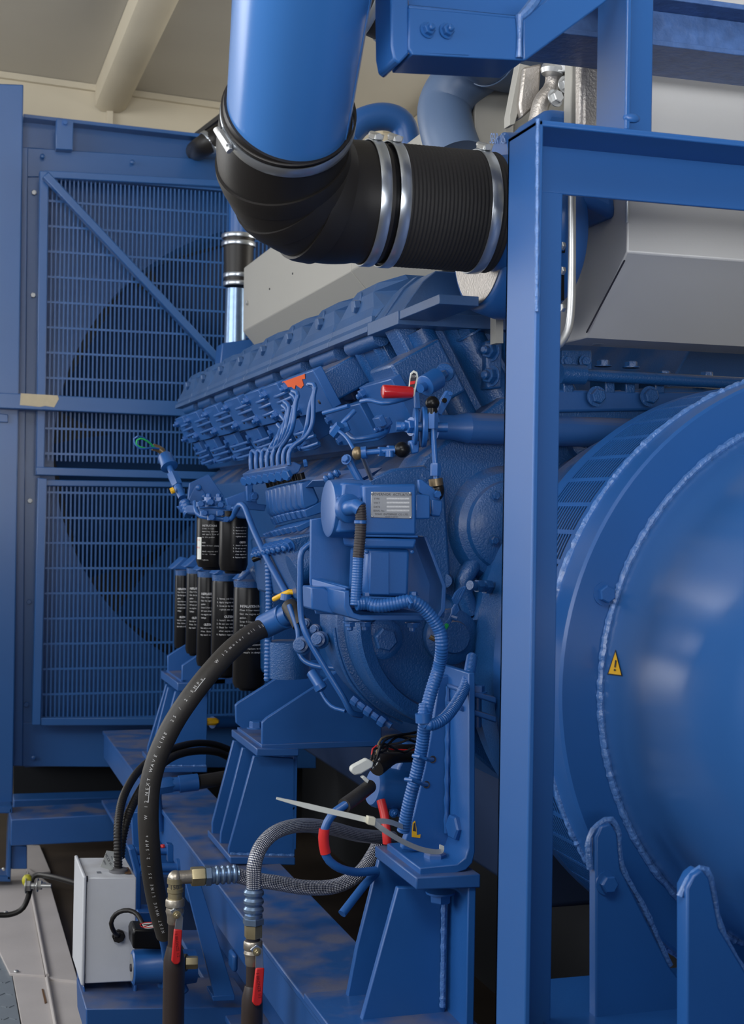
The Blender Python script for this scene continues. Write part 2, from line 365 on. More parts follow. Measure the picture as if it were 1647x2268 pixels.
cl = MB().pY([(125,262), (163,266), (161,332), (124,330)], 4.08, 0.035).build('clip', RADB, rad_, bev=0.002)
bY(144, 272, 4.08, 6, rad_)
b = MB()                                         # side tank boards behind
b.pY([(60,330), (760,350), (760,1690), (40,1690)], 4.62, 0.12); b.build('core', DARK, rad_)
# shroud with round opening
cc = PY(640, 1010, 4.20); RF = 0.700
b = MB(); n = 72; xo0 = PY(60, 1000, 4.2).x; xo1 = cc.x+0.83; zo0 = PY(300,1690,4.2).z; zo1 = PY(300,345,4.2).z
def sq(a):
    dx, dz = cos(a), sin(a); t = 9e9
    if dx > 1e-6: t = min(t, (xo1-cc.x)/dx)
    if dx < -1e-6: t = min(t, (xo0-cc.x)/dx)
    if dz > 1e-6: t = min(t, (zo1-cc.z)/dz)
    if dz < -1e-6: t = min(t, (zo0-cc.z)/dz)
    return Vector((cc.x+dx*t, cc.y, cc.z+dz*t))
for y0, r0, y1, r1 in ():
    pass
inn = [Vector((cc.x+RF*cos(2*pi*k/n), cc.y, cc.z+RF*sin(2*pi*k/n))) for k in range(n)]; outr = [sq(2*pi*k/n) for k in range(n)]
inb = [p+Vector((0,0.30,0)) for p in inn]
vs = outr+inn+inb
b.add(vs, [(k, (k+1) % n, n+(k+1) % n, n+k) for k in range(n)]+[(n+k, n+(k+1) % n, 2*n+(k+1) % n, 2*n+k) for k in range(n)])
b.build('fan_shroud', RADB, rad_)
# guard panels: real bars
def guard(x0, x1, y0, y1, name):
    Y = 4.06
    a = PY(x0, y0, Y); c = PY(x1, y1, Y); xa, za, xc, zc = a.x, a.z, c.x, c.z
    b = MB(); p = 0.0118; nx = int((xc-xa)/p)
    for i in range(nx+1): x = xa+i*p; b.box(x-0.0021, x+0.0021, Y, Y+0.004, zc, za)
    ph = 0.0705; nz = int((za-zc)/ph)
    for i in range(nz+1): z = zc+0.02+i*ph; b.box(xa, xc, Y-0.0012, Y+0.003, z-0.003, z+0.003)
    g = b.build(name, RADB, rad_, smooth=False); return g
guard(107, 700, 395, 1035, 'guard_panel'); guard(100, 700, 1076, 1592, 'guard_panel')
b = MB()
b.pY([(88,378), (108,380), (98,1040), (80,1040)], 4.035, 0.04); b.pY([(84,1058), (104,1060), (90,1606), (72,1606)], 4.035, 0.04)
b.pY([(98,377), (700,410), (700,424), (98,393)], 4.038, 0.034); b.pY([(90,1590), (700,1588), (700,1606), (90,1607)], 4.038, 0.034)
b.pY([(80,1034), (700,1052), (700,1068), (80,1052)], 4.028, 0.05); b.pY([(84,1062), (700,1072), (700,1082), (84,1076)], 4.045, 0.03)
b.build('guard_frame', RADB, rad_, bev=0.002)
b = MB(); b.bar(PY(100,388,4.0), PY(560,880,4.0), 0.03, 0.022); b.build('diagonal_brace', RADB, rad_, bev=0.003)
b = MB(); b.pY([(-40,868), (640,900), (640,932), (-40,902)], 3.985, 0.035); cb = b.build('cross_bar', RADB, rad_, bev=0.002)
b = MB(); b.pY([(46,871), (128,876), (130,884), (120,902), (100,899), (88,901), (44,897)], 3.9835, 0.0015); tpz = b.build('tape_strip', TAPE, rad_); tpz['label'] = 'beige masking tape stuck on the blue cross bar'
for x, y in ((37,367), (94,346), (293,359), (36,569), (33,774), (29,976), (28,1042), (26,1246), (22,1447), (18,1652), (74,1678), (276,1672), (5,857)): bY(x, y, 4.098, 5.5, rad_, RADB, 'dome', (0,-1,0))
for x, y in ((75,427), (73,654), (66,1109), (64,1333), (58,1560)): bY(x, y, 4.115, 6, rad_, PLATE if y < 1200 else RADB, 'plain')
MB().pY([(-4,915), (18,918), (18,936), (-4,935)], 4.03, 0.03).build('latch', RADB, rad_, bev=0.002)
bY(8, 1925, 3.95, 4, rad_, ZINC, 'dome')
# foot and lower frame
b = MB(); b.pY([(-100,1785), (28,1785), (26,1802), (-100,1802)], 3.98, 0.08); b.pY([(20,1790), (28,1790), (24,1950), (15,1950)], 3.98, 0.08); b.pY([(-100,1935), (24,1940), (24,1954), (-100,1950)], 3.98, 0.08); b.build('foot', RADB, rad_, bev=0.003)
t = thing('skid_cross_beam', 'blue hollow cross beam low down in front of the radiator base', 'beam')
MB().pY([(24,1815), (330,1799), (330,1860), (24,1874)], 3.90, 0.16).build('beam', BLUED, t, bev=0.003)
MB().pY([(24,1874), (60,1874), (60,1925), (24,1925)], 3.99, 0.05).build('leg', BLUED, t, bev=0.002)
t = thing('skid_rear_beam', 'dark blue beam in the shade below the radiator', 'beam')
MB().pY([(30,1772), (420,1760), (420,1795), (30,1802)], 4.45, 0.1).build('beam', BLUE, t, bev=0.003)
MB().pY([(30,1690), (1100,1690), (1100,1860), (30,1860)], 4.7, 0.04).build('shade_backing', DARK, t)  # added dark sheet hiding the lit wall, gives the black shade below the radiator
# fan
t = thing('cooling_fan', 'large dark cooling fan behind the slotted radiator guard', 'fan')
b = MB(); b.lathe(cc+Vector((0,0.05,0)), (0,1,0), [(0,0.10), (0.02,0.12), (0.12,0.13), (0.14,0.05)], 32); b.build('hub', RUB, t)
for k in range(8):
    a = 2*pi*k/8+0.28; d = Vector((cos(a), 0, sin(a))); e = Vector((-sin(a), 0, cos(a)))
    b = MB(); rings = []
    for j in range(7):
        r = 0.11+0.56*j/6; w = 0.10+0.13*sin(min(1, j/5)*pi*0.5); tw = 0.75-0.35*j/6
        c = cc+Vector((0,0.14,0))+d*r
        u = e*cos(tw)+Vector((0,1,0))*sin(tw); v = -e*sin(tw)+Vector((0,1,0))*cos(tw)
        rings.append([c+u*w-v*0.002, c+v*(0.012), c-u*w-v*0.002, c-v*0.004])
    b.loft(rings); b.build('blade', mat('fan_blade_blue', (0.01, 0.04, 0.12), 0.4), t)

# ================================================================== GENERATOR (lower right)
GC = Vector((1.0, 0, 0.862))
def gpt(Y, R, a): return Vector((GC.x+R*cos(a), Y, GC.z+R*sin(a)))
def ray_cyl(x, y, R):
    d = ray(x, y); ox, oz = CP.x-GC.x, CP.z-GC.z
    A = d.x*d.x+d.z*d.z; B = 2*(ox*d.x+oz*d.z); C_ = ox*ox+oz*oz-R*R; D = B*B-4*A*C_
    return CP+d*((-B-math.sqrt(max(0, D)))/(2*A))
gen = thing('generator', 'large round blue generator with slotted cooling band at the lower right', 'generator')
o0 = Vector((GC.x, 0, GC.z))
MB().lathe(o0, (0,1,0), [(0.62,0.02), (0.625,0.24), (0.66,0.285), (0.74,0.306), (0.9,0.312), (1.385,0.312)], 96).build('barrel', mat('glossy_generator_blue', (0.026,0.105,0.31), 0.24, var=0.12, vs=4, coat=0.5, bump=0.02, bs=60), gen, ang=50)
MB().lathe(o0, (0,1,0), [(1.385,0.30), (1.385,0.358), (1.388,0.361), (1.425,0.361), (1.425,0.30)], 128, cap=False).build('flange_ring', mat('generator_flange_blue', (0.014,0.092,0.31), 0.36, var=0.08, coat=0.3), gen)
def weld(Y, R, r, a0, a1, n, parent, m=WELD):
    pts = []; random.seed(n)
    for i in range(n): a = a0+(a1-a0)*i/(n-1); rr = R+random.uniform(-.0006,.0006); pts.append(gpt(Y+random.uniform(-.0004,.0004), rr, a))
    rs = [random.uniform(0.8, 1.15) for _ in range(n+2)]
    return MB().tube(pts, r, 8, smooth=False, rf=lambda t: rs[int(t*(n-1))]).build('weld_bead', m, parent)
weld(1.429, 0.360, 0.0048, 0.35*pi, 1.45*pi, 330, gen); weld(1.383, 0.314, 0.0045, 0.35*pi, 1.45*pi, 300, gen)
# slotted cooling band
b = MB()
b.lathe(o0, (0,1,0), [(1.43,0.345), (1.43,0.354), (1.462,0.354), (1.462,0.345)], 128, cap=False)
b.lathe(o0, (0,1,0), [(1.566,0.345), (1.566,0.354), (1.590,0.354), (1.590,0.345)], 128, cap=False)
for i in range(15):
    y = 1.463+i*0.0072; b.lathe(o0, (0,1,0), [(y,0.3526), (y,0.3536), (y+0.0028,0.3536), (y+0.0028,0.3526)], 128, cap=False)
for k in range(60):
    a = k*radians(6)+radians(1.5); w = radians(0.45)
    b.add([gpt(y, r, aa) for y in (1.46, 1.568) for r, aa in ((0.351, a-w), (0.3538, a-w), (0.3538, a+w), (0.351, a+w))], [(0,1,2,3), (7,6,5,4), (0,4,5,1), (1,5,6,2), (2,6,7,3), (3,7,4,0)])
b.build('slotted_band', BLUE, gen)
MB().lathe(o0, (0,1,0), [(1.431,0.3455), (1.588,0.3455)], 64).build('rotor_housing', DARK, gen)
MB().lathe(o0, (0,1,0), [(1.585,0.350), (1.592,0.327), (1.73,0.324), (1.745,0.31), (1.799,0.31)], 96).build('adaptor_bell', CAST, gen, ang=40)
bY(1338, 1315, 1.385, 20, gen, BLUE, 'hex', spin=0.1)
f1 = MB().pY([(1319,1856), (1331,1830), (1352,1824), (1366,1846), (1374,1925), (1482,2140), (1580,2268), (1620,2345), (1319,2345)], 1.325, 0.0165).build('foot_plate', BLUE, gen, bev=0.002)
f2 = MB().pY([(1521,1968), (1535,1940), (1553,1926), (1570,1945), (1592,2055), (1720,2268), (1760,2345), (1521,2345)], 1.142, 0.020).build('foot_plate', BLUE, gen, bev=0.002)
for pp, Y in (([(1306,1925), (1303,1860), (1322,1828), (1350,1815), (1368,1842), (1376,1920), (1425,2010), (1482,2138)], 1.333), ([(1505,1985), (1520,1952), (1552,1922), (1573,1950), (1596,2060), (1647,2150)], 1.15)):
    P = T([(x, y, Y) for x, y in pp]); MB().tube(P, 0.0035, 8, rf=lambda t: 1+0.15*sin(t*210)+0.12*sin(t*77)).build('weld_bead', WELD, gen)
bY(1343, 1955, 1.325, 20, gen, BLUE, 'hex', spin=0.5)
MB().box(0.60, 1.40, 0.95, 1.45, 0.40, 0.535).build('mounting_block', BLUE, gen, bev=0.003)
# hazard sticker on the barrel
st = MB(); V_ = [(1362,1439), (1344,1494), (1377,1498)]
out_ = [ray_cyl(x, y, 0.3126) for x, y in V_]; st.prism(out_, (0,-0.0008,0)); s_ = st.build('hazard_sticker', INK, gen)
g_ = [(1362,1445), (1347,1491.5), (1374.5,1495)]
MB().prism([ray_cyl(x, y, 0.3136) for x, y in g_], (0,-0.0006,0)).build('yellow_face', YEL, s_)
b = MB(); 
for pp in ([(1361.5,1462), (1364,1462), (1362,1478), (1359.5,1478)], [(1359,1481.5), (1362,1482), (1361.5,1486), (1358.5,1485.5)]): b.prism([ray_cyl(x, y, 0.3144) for x, y in pp], (0,-0.0004,0))
b.build('hazard_mark', INK, s_)

# ================================================================== STEEL FRAME AND BRACKETS (foreground)
X0 = PY(1187, 1100, 1.26).x; ZT = PY(1190, 264, 1.26).z; ZB = PY(1400, 447, 1.335).z
fr = thing('angle_steel_frame', 'blue welded angle steel frame with upright post in front of the engine', 'frame')
b = MB(); b.box(X0-0.004, X0+0.002, 1.26, 1.335, 0.0, ZT); b.box(X0-0.004, X0+0.055, 1.329, 1.335, 0.0, ZT); b.build('post', mat('frame_blue_paint', (0.018,0.100,0.32), 0.38, var=0.06, vs=5, coat=0.12), fr, bev=0.0015)
FRB = MATS['frame_blue_paint']
b = MB(); b.box(X0-0.004, 1.75, 1.26, 1.334, ZT-0.006, ZT); b.box(X0-0.003, 1.75, 1.3285, 1.3345, ZB, ZT-0.001); b.build('cross_rail', FRB, fr, bev=0.0015)
X1 = PY(1398, 130, 1.26).x
b = MB(); b.box(X1-0.006, X1, 1.26, 1.325, ZT-0.001, 2.0); b.box(X1-0.005, X1+0.055, 1.319, 1.325, ZT-0.001, 2.0); b.build('upper_post', FRB, fr, bev=0.0015)
P = T([(1188,690,1.259), (1189,500,1.259), (1190,300,1.259), (1191,264,1.259)]); MB().tube(P, 0.002, 6, rf=lambda t: 1+0.3*sin(t*90)).build('weld_bead', WELD, fr)
MB().sphere(PY(1398, 262, 1.262), 0.006, 12, (1.6,0.7,0.8)).build('weld_blob', FRB, fr)
# upper beam
ub = thing('upper_beam', 'blue steel beam with rough peeling underside across the top right', 'beam')
b = MB(); a_ = PY(1157, 34, 1.42); c_ = PY(1500, 105, 1.42)
b.box(a_.x-0.08, 1.9, 1.42, 1.428, PY(1500,108,1.42).z, PY(1500,30,1.42).z); b.box(a_.x-0.08, 1.9, 1.40, 1.50, PY(1500,108,1.42).z-0.006, PY(1500,108,1.42).z); b.box(a_.x-0.08, 1.9, 1.385, 1.428, PY(1500,30,1.42).z, PY(1500,30,1.42).z+0.006)
b.build('beam', mat('peeling_blue_paint', (0.055,0.12,0.30), 0.45, var=0.5, vs=60, bump=0.6, bs=120), ub, bev=0.001)
# duct bracket (channel with end plate and gusset)
br = thing('duct_support_bracket', 'blue welded channel bracket with two bolts at the top centre', 'bracket')
YB = 1.27
MB().pY([(905,12), (1160,38), (1160,133), (912,120), (904,108)], YB, 0.006).build('channel_web', FRB, br, bev=0.0015)
b = MB(); b.pY([(905,10), (1160,36), (1160,43), (905,18)], YB-0.0005, 0.07); b.pY([(910,112), (1160,127), (1160,134), (912,121)], YB, 0.06); b.build('channel_flange', FRB, br, bev=0.001)
MB().pY([(864,-60), (904,-60), (906,118), (884,141), (872,132), (866,100)], YB+0.004, 0.05).build('end_plate', FRB, br, bev=0.002)
MB().pY([(1158,40), (1235,-20), (1400,-60), (1340,4), (1166,132), (1158,133)], YB-0.003, 0.008).build('gusset', FRB, br, bev=0.0015)
MB().pY([(900,-60), (1240,-60), (1235,0), (1160,36), (905,10)], YB+0.055, 0.006).build('back_plate', FRB, br)
P = T([(1150,34,YB-.003), (1150,80,YB-.003), (1149,128,YB-.003)]); MB().tube(P, 0.004, 8, rf=lambda t: 1+0.4*sin(t*60)).build('weld_bead', WELD, br)
P = T([(1152,38,YB-.003), (1175,15,YB-.003), (1190,-10,YB-.003)]); MB().tube(P, 0.004, 8, rf=lambda t: 1+0.4*sin(t*40)).build('weld_bead', WELD, br)
for x, y in ((946,67), (988,69)): bolt(PY(x, y, YB), (0.25,-1,0.15), rad(14, PY(x,y,YB)), br, FRB, 'stud')

# ================================================================== SILVER HEAT SHIELDS
hs = thing('heat_shield_box', 'large brushed silver heat shield box behind the blue frame on the right', 'heat shield')
XS = 0.795
def yz(pp, xa, xc): return MB().prism([(xa, y, z) for y, z in pp], (xc-xa, 0, 0))
z1 = PY(1371,557,1.55).z; z2 = PX(1297,748,XS).z; y2 = PX(1297,748,XS).y
yz([(1.55,1.95), (1.55,z1), (y2,z2), (1.74,z2), (1.74,1.95)], XS, 1.9).build('shell', SIL, hs, bev=0.002)
b = MB(); b.tube([Vector((XS-0.001,1.549,z1+0.035)), Vector((XS-0.001,1.549,1.9))], 0.0022, 8, smooth=False); b.build('bright_seam', CHR, hs)
b = MB(); b.tube([Vector((XS-0.002,1.552,z1-0.01)), Vector((XS-0.002,y2-0.006,z2+0.006))], 0.0012, 6, smooth=False); b.build('seam', INK, hs)
bolt(PX(1324,768,0.84)+Vector((0,0,0.012)), (0,0,-1), 0.009, hs, ZINC, 'hex')
bX(1280, 590, XS, 5, hs, INK, 'dome')
t = thing('grab_rail', 'slim silver rail standing left of the heat shield box', 'rail')
TR([(1266,400,1.50), (1266,600,1.50), (1264,690,1.50), (1256,735,1.50), (1236,765,1.50), (1215,775,1.50)], 9, 14).build('rail', ZINC, t)
b = MB(); b.pY([(1236,432), (1252,432), (1252,560), (1236,560)], 1.53, 0.02); b.pY([(1236,600), (1250,600), (1250,665), (1236,665)], 1.53, 0.02); b.build('bracket', BLK, t, bev=0.001)
for y in (450, 545, 600, 682): bY(1247, y, 1.528, 10, t, ZINC, 'plain', d=(-1,-0.3,0))
hs2 = thing('long_heat_shield', 'pale sheet metal heat shield running along the engine valley behind the valve covers', 'heat shield')
XH = 0.75; YA, YE = 1.95, PX(539,660,0.75).y
zt = PX(541,593,XH).z; zm = PX(538,734,XH).z; zl = zm-0.055
for k, (ya, yb) in enumerate(((YE-0.98, YE), (YA, YE-0.984))):
    MB().prism([(XH,ya,zt), (XH,ya,zm), (XH+0.05,ya,zl), (XH+0.5,ya,zl), (XH+0.5,ya,zt+0.03), (XH+0.04,ya,zt+0.03)], (0,yb-ya,0)).build('panel', SILW if k == 0 else SILW, hs2, bev=0.002)
for x, y in ((648,606), (597,640)): bX(x, y, XH-0.0005, 2.5, hs2, INK, 'dome')
bX(549, 671, XH, 6, hs2, ZINC, 'plain')
b = MB(); b.prism([(0.80,1.93,1.50), (0.80,1.93,1.64), (0.80,2.03,1.67), (0.80,2.03,1.50)], (0.003,0,0)); b.build('end_flange', SILW, hs2)
# ================================================================== ENGINE BODY
A0 = Vector((0.590, 0, 1.312)); DD = Vector((0.5, 0, -0.866)); LL = Vector((0.866, 0, 0.5))
def bk(u, v, Y): p = A0+DD*v+LL*u; return Vector((p.x, Y, p.z))
def bkbox(b, u0, u1, v0, v1, y0, y1): return b.prism([bk(u0,v0,y0), bk(u1,v0,y0), bk(u1,v1,y0), bk(u0,v1,y0)], (0,y1-y0,0))
eng = thing('engine_block', 'large blue cast engine block in the middle of the picture', 'engine')
MB().xz([(0.655,1.21), (0.69,1.155), (0.74,1.17), (0.660,1.112), (0.668,1.06), (0.71,1.0), (0.71,0.93), (0.70,0.74), (0.80,0.66), (1.20,0.66), (1.31,0.74), (1.33,1.09), (1.30,1.28), (1.12,1.20), (0.88,1.20), (0.80,1.30)], 1.90, 3.70).build('crankcase', CAST, eng, bev=0.004)
MB().prism([bk(0.02,0.10,1.86), bk(0.19,0.10,1.86), bk(0.19,0.34,1.86), bk(0.045,0.34,1.86), bk(0.03,0.22,1.86)], (0,1.8,0)).build('left_bank', CAST, eng, bev=0.004)
b = MB(); b.prism([(1.41,2.1,1.33), (1.25,2.1,1.42), (1.08,2.1,1.14), (1.30,2.1,1.02)], (0,1.5,0)); b.build('right_bank', CAST, eng, bev=0.004)
# slanted cast ribs on the near end of the bank
b = MB()
for u, r, v0, v1, Y in ((0.03,0.020,0.03,0.27,1.845), (0.085,0.026,0.02,0.34,1.84), (0.145,0.026,0.05,0.32,1.84)):
    b.cyl(bk(u,v0,Y), bk(u,v1,Y), r, 20)
b.build('cast_rib', CAST, eng)
MB().prism([bk(0.0,0.0,1.84), bk(0.20,0.0,1.84), bk(0.20,0.36,1.84), bk(0.0,0.36,1.84)], (0,0.05,0)).build('end_web', CAST, eng, bev=0.004)
p = PY(1040,742,1.82); bolt(p, -DD, 0.0150, eng, CAST, 'hex')
for x, y in ((1089,778),(1089,833)): bolt(PY(x,y,1.80), (-0.9,-0.45,0.05), 0.011, eng, CAST, 'stud')
MB().pY([(1075,755), (1112,745), (1112,860), (1078,862)], 1.80, 0.05).build('pad', CAST, eng, bev=0.003)
# flywheel housing: broad plate behind the governor, with round cover
fh = thing('flywheel_housing', 'blue cast flywheel housing with round bolted cover, between governor and post', 'engine part')
MB().pY([(975,985), (1110,880), (1500,855), (1640,860), (1640,1400), (1560,1700), (1300,1950), (1060,1560), (1000,1330), (905,1290), (880,1100), (940,1010)], 1.80, 0.09).build('housing', CAST, fh, bev=0.006)
c = PY(1128,1165,1.78); MB().lathe(c, (0,1,0), [(-0.012,0.052), (-0.008,0.060), (0.0,0.062), (0.004,0.072), (0.02,0.082), (0.03,0.082)], 48).build('round_cover', CAST, fh)
for x, y in ((1097,1098), (1094,1197)): bY(x, y, 1.766, 9, fh, CAST, 'hex')
c = PY(990,1285,1.80); MB().cyl(c, c-Vector((0.01,0.02,0)), 0.009, 16).build('plug', CAST, fh)
c = PY(940,1052,1.79); MB().lathe(c, (-0.1,-1,0.1), [(0,0.009), (0.01,0.009), (0.011,0.006), (0.008,0.0055)], 18, cap=False).build('eyelet', CAST, fh)
P = T([(1065,1225,1.80), (1040,1262,1.79), (1025,1300,1.79), (1045,1360,1.79)]); MB().tube(P, 0.012, 12).build('cast_rib', CAST, fh)
# right part seen above the generator
MB().pY([(1150,860), (1500,868), (1640,868), (1640,905), (1150,915)], 1.79, 0.03).build('top_ledge', BLUED, fh, bev=0.004)
for x, y in ((1320,878),(1437,878)): 
    bY(x, y, 1.775, 17, fh, CAST, 'hex')
c = PY(1290,985,1.785); MB().lathe(c, (-0.3,-1,0), [(-0.02,0.02), (0.0,0.02), (0.012,0.016), (0.014,0.01)], 20).build('plug', CAST, fh)
b = MB()
for x in (1248,1340,1385,1450): b.pY([(x,835), (x+22,835), (x+22,872), (x,872)], 1.79, 0.05)
b.build('casting_lug', CAST, fh, bev=0.002)
for x in (1255,1295): bY(x, 800, 1.79, 11, fh, CAST, 'hex')
MB().pY([(1244,775), (1310,775), (1312,822), (1244,822)], 1.80, 0.02).build('lug_plate', CAST, fh, bev=0.002)
for x, y in ((1335,802), (1397,805), (1470,826), (1565,828)): bolt(PY(x,y+10,1.80), (0,0,1), 0.009, fh, CAST, 'hex')
t = thing('crosswise_pipe', 'blue pipe with thick end sleeve running crosswise above the generator', 'pipe')
MB().tube([PY(1290,830,1.77), PY(1660,850,1.77)], 0.0085, 14, smooth=False).build('pipe', CAST, t)
MB().tube([PY(1240,828,1.77), PY(1293,830,1.77)], 0.0135, 16, smooth=False).build('sleeve', CAST, t)
t = thing('oil_manifold_pipe', 'thick horizontal blue pipe crossing behind the post at mid height', 'pipe')
a_ = PY(1035,948,1.765); c_ = Vector((a_.x+0.75, a_.y, a_.z))
MB().tube([a_, c_], 0.0205, 28, smooth=False).build('pipe', BLUED, t)
MB().lathe(a_, (-1,0,0), [(0,0.0205), (0.02,0.0165), (0.045,0.0165)], 24).build('end_cap', BLUED, t)
# cylinder heads with covers, one per cylinder
def cover(Yc, near=False):
    b = MB()
    def ring(z, xc, xe, w, xi=0.78): return [Vector((xe, Yc-0.1045, z)), Vector((xc, Yc-w, z)), Vector((xc, Yc+w, z)), Vector((xe, Yc+0.1045, z)), Vector((xi, Yc+0.1045, z)), Vector((xi, Yc-0.1045, z))]
    b.loft([ring(1.328, 0.593, 0.598, 0.100), ring(1.340, 0.598, 0.606, 0.094), ring(1.345, 0.600, 0.612, 0.088), ring(1.370, 0.607, 0.664, 0.062), ring(1.386, 0.617, 0.645, 0.050), ring(1.391, 0.640, 0.642, 0.050)])
    return b
LIDB = mat('dust_dulled_blue', (0.030, 0.085, 0.215), 0.36, var=0.25, vs=12, bump=0.1, coat=0.15)
heads = []
for k in range(8):
    Yc = 2.04+0.21*k
    nth = ['nearest of the eight', 'second nearest of the eight', 'third from the near end', 'fourth from the near end', 'fifth from the near end', 'sixth from the near end', 'second from the far end', 'farthest of the eight'][k]
    t = thing('valve_cover', 'faceted blue valve cover with a centre bolt, '+nth+' in the row', 'valve cover', 'valve covers along the engine bank')
    cover(Yc).build('cover', LIDB, t, bev=0.0012, smooth=False)
    b = MB(); b.xz([(0.586,1.306), (0.586,1.314), (0.592,1.322), (0.592,1.330), (0.80,1.330), (0.80,1.306)], Yc-0.1035, Yc+0.1035); b.build('rim', LIDB, t, bev=0.0008)
    p = Vector((0.6050, Yc, 1.357)); b = MB()
    b.prism([p+Vector((0.002,-0.009,0)), p+Vector((0.005,0,0.022)), p+Vector((0.002,0.009,0)), p+Vector((-0.002,0,-0.020))], (-0.003,0,0)); b.build('boss', LIDB, t, bev=0.0006)
    bolt(p-Vector((0.001,0,0)), (-1,0,-0.1), 0.0108, t, LIDB, 'plain')
    h = thing('cylinder_head_casting', 'blue cylinder head directly below the valve cover, '+nth, 'cylinder head', 'cylinder heads along the engine bank')
    b = MB(); bkbox(b, 0.012, 0.19, 0.006, 0.10, Yc-0.075, Yc+0.065); b.build('casting', CAST, h, bev=0.004)
    b = MB(); b.cyl(bk(0.012,0.02,Yc-0.095), bk(0.012,0.02,Yc+0.055), 0.013, 16); b.build('boss', CAST, h)
    b = MB(); b.cyl(bk(0.02,0.02,Yc+0.03), bk(0.02,0.14,Yc+0.03), 0.016, 16); b.build('pushrod_tube', CAST, h)
    b = MB(); b.cyl(bk(0.02,0.02,Yc-0.055), bk(0.02,0.14,Yc-0.055), 0.014, 16); b.build('rib', CAST, h)
# flat end lid
t = thing('end_cover', 'flat blue lid with a raised strap at the near end of the valve cover row', 'engine cover')
b = MB(); b.xz([(0.592,1.318), (0.622,1.36), (0.64,1.375), (0.80,1.375), (0.80,1.318)], 1.80, 1.93); b.build('lid', LIDB, t, bev=0.0012)
b = MB(); b.xz([(0.586,1.300), (0.586,1.318), (0.80,1.318), (0.80,1.300)], 1.795, 1.934); b.xz([(0.588,1.306), (0.588,1.318), (0.640,1.318), (0.640,1.306)], 1.64, 1.796); b.build('rim', LIDB, t, bev=0.0008)
b = MB(); b.xz([(0.590,1.318), (0.619,1.362), (0.639,1.379), (0.80,1.379), (0.80,1.318)], 1.875, 1.893); b.build('strap', LIDB, t, bev=0.0008)
# injection side plates
PLT = ((1.765,1.91), (2.08,2.28), (2.32,2.43), (2.46,2.58), (2.64,2.77), (2.86,2.99), (3.08,3.21), (3.26,3.36))
for k in range(8):
    y0, yf = PLT[k]
    nth = ['nearest', 'with orange primer', 'third', 'fourth', 'fifth', 'sixth', 'seventh', 'farthest'][k]
    t = thing('manifold_elbow', ('blue manifold plate on the bank side, '+nth+' of the slanted row') if k != 2 else 'blue manifold plate on the bank side, left of the one with orange primer', 'manifold', 'manifold plates on the bank side')
    up = 0.0 if k else 0.045
    b = MB(); bkbox(b, -0.064, -0.048, 0.020+up, (0.14 if k == 0 else 0.086), y0, yf); b.build('plate', BLUE, t, bev=0.0015)
    b = MB(); bkbox(b, -0.048, 0.03, (0.05 if k == 0 else 0.030), 0.13 if k == 0 else 0.08, y0+0.02, yf-0.025); b.build('body', CAST, t, bev=0.004)
    if k > 0:
        b = MB(); bkbox(b, -0.058, -0.044, 0.089, 0.150, y0+0.005-(0.12 if k == 1 else 0), yf-0.02-(0.10 if k == 1 else 0)); bkbox(b, -0.045, 0.03, 0.095, 0.140, y0+0.02-(0.12 if k == 1 else 0), yf-0.04-(0.1 if k == 1 else 0)); b.build('lower_plate', BLUE, t, bev=0.0015)
        for v in (0.103, 0.140): bolt(bk(-0.058, v, yf-0.03-(0.1 if k == 1 else 0)), -LL, 0.0065, t, BLUE, 'plain')
    for v in ((0.032, 0.072) if k else (0.075, 0.128)): bolt(bk(-0.064, v, yf-0.012), -LL, 0.0075, t, BLUE, 'stud')
    for v in (0.07, 0.118): bolt(bk(-0.0636, v+up*0.3, y0+0.05), -LL, 0.004, t, INK, 'dome', name='hole')
    if k < 7 and k > 0:
        for v in (0.040, 0.051, 0.066, 0.112, 0.124, 0.138):
            b = MB(); b.tube([bk(-0.060,v,PLT[k+1][0]+0.035), bk(-0.071,v,PLT[k+1][0]+0.022), bk(-0.071,v,PLT[k+1][0]-0.01), bk(-0.060,v,yf-0.01)], 0.0030, 10); b.build('pipe', BLUE, t)
    if k == 1:
        b = MB(); pts = [(0.0,0), (0.150,0), (0.138,0.008), (0.120,0.007), (0.112,0.018), (0.088,0.022), (0.070,0.013), (0.050,0.020), (0.040,0.014), (0.012,0.012)]
        b.prism([bk(-0.0642, 0.0212+q*0.9, yf-p_-0.004) for p_, q in pts], -LL*0.0008); o = b.build('primer_patch', ORNG, t); o['label'] = 'bare orange primer patch'
t = thing('bank_gallery_cover', 'long dusty blue ledge under the injection plates', 'engine cover')
MB().prism([bk(-0.02,0.22,1.95), bk(0.0,0.21,1.95), bk(0.05,0.205,1.95), bk(0.06,0.28,1.95), bk(0.0,0.27,1.95)], (0,1.7,0)).build('cover', BLUED, t, bev=0.004)
# near pipes around the first plates
def pipe(pp, px, name, label, cat='pipe', m=None, n=12, grp=None, **k):
    o = TR(pp, px, n, **k).build(name, m or BLUE); return tag(o, label, cat, grp)
pipe([(800,889,1.76), (820,886,1.74), (850,893,1.72), (890,885,1.72), (915,876,1.74)], 5.5, 'fuel_pipe', 'thin blue pipe curving under the red stop handle')
pipe([(716,915,1.86), (745,907,1.84), (772,899,1.82)], 5.5, 'fuel_pipe', 'short straight blue pipe joining the two nearest manifold plates')
pipe([(733,948,1.82), (750,945,1.81), (765,930,1.80), (785,910,1.80)], 5.5, 'fuel_pipe', 'bent blue pipe below the short straight one near the red stop handle')
pipe([(765,953,1.84), (775,965,1.82), (792,972,1.80), (850,960,1.80), (860,945,1.82)], 5.5, 'fuel_pipe', 'thin blue pipe looping under the nearest manifold plate')
pipe([(745,950,1.80), (768,970,1.76), (783,995,1.74)], 4.5, 'control_rod', 'slim rod slanting down to the left black ball joint', 'rod')
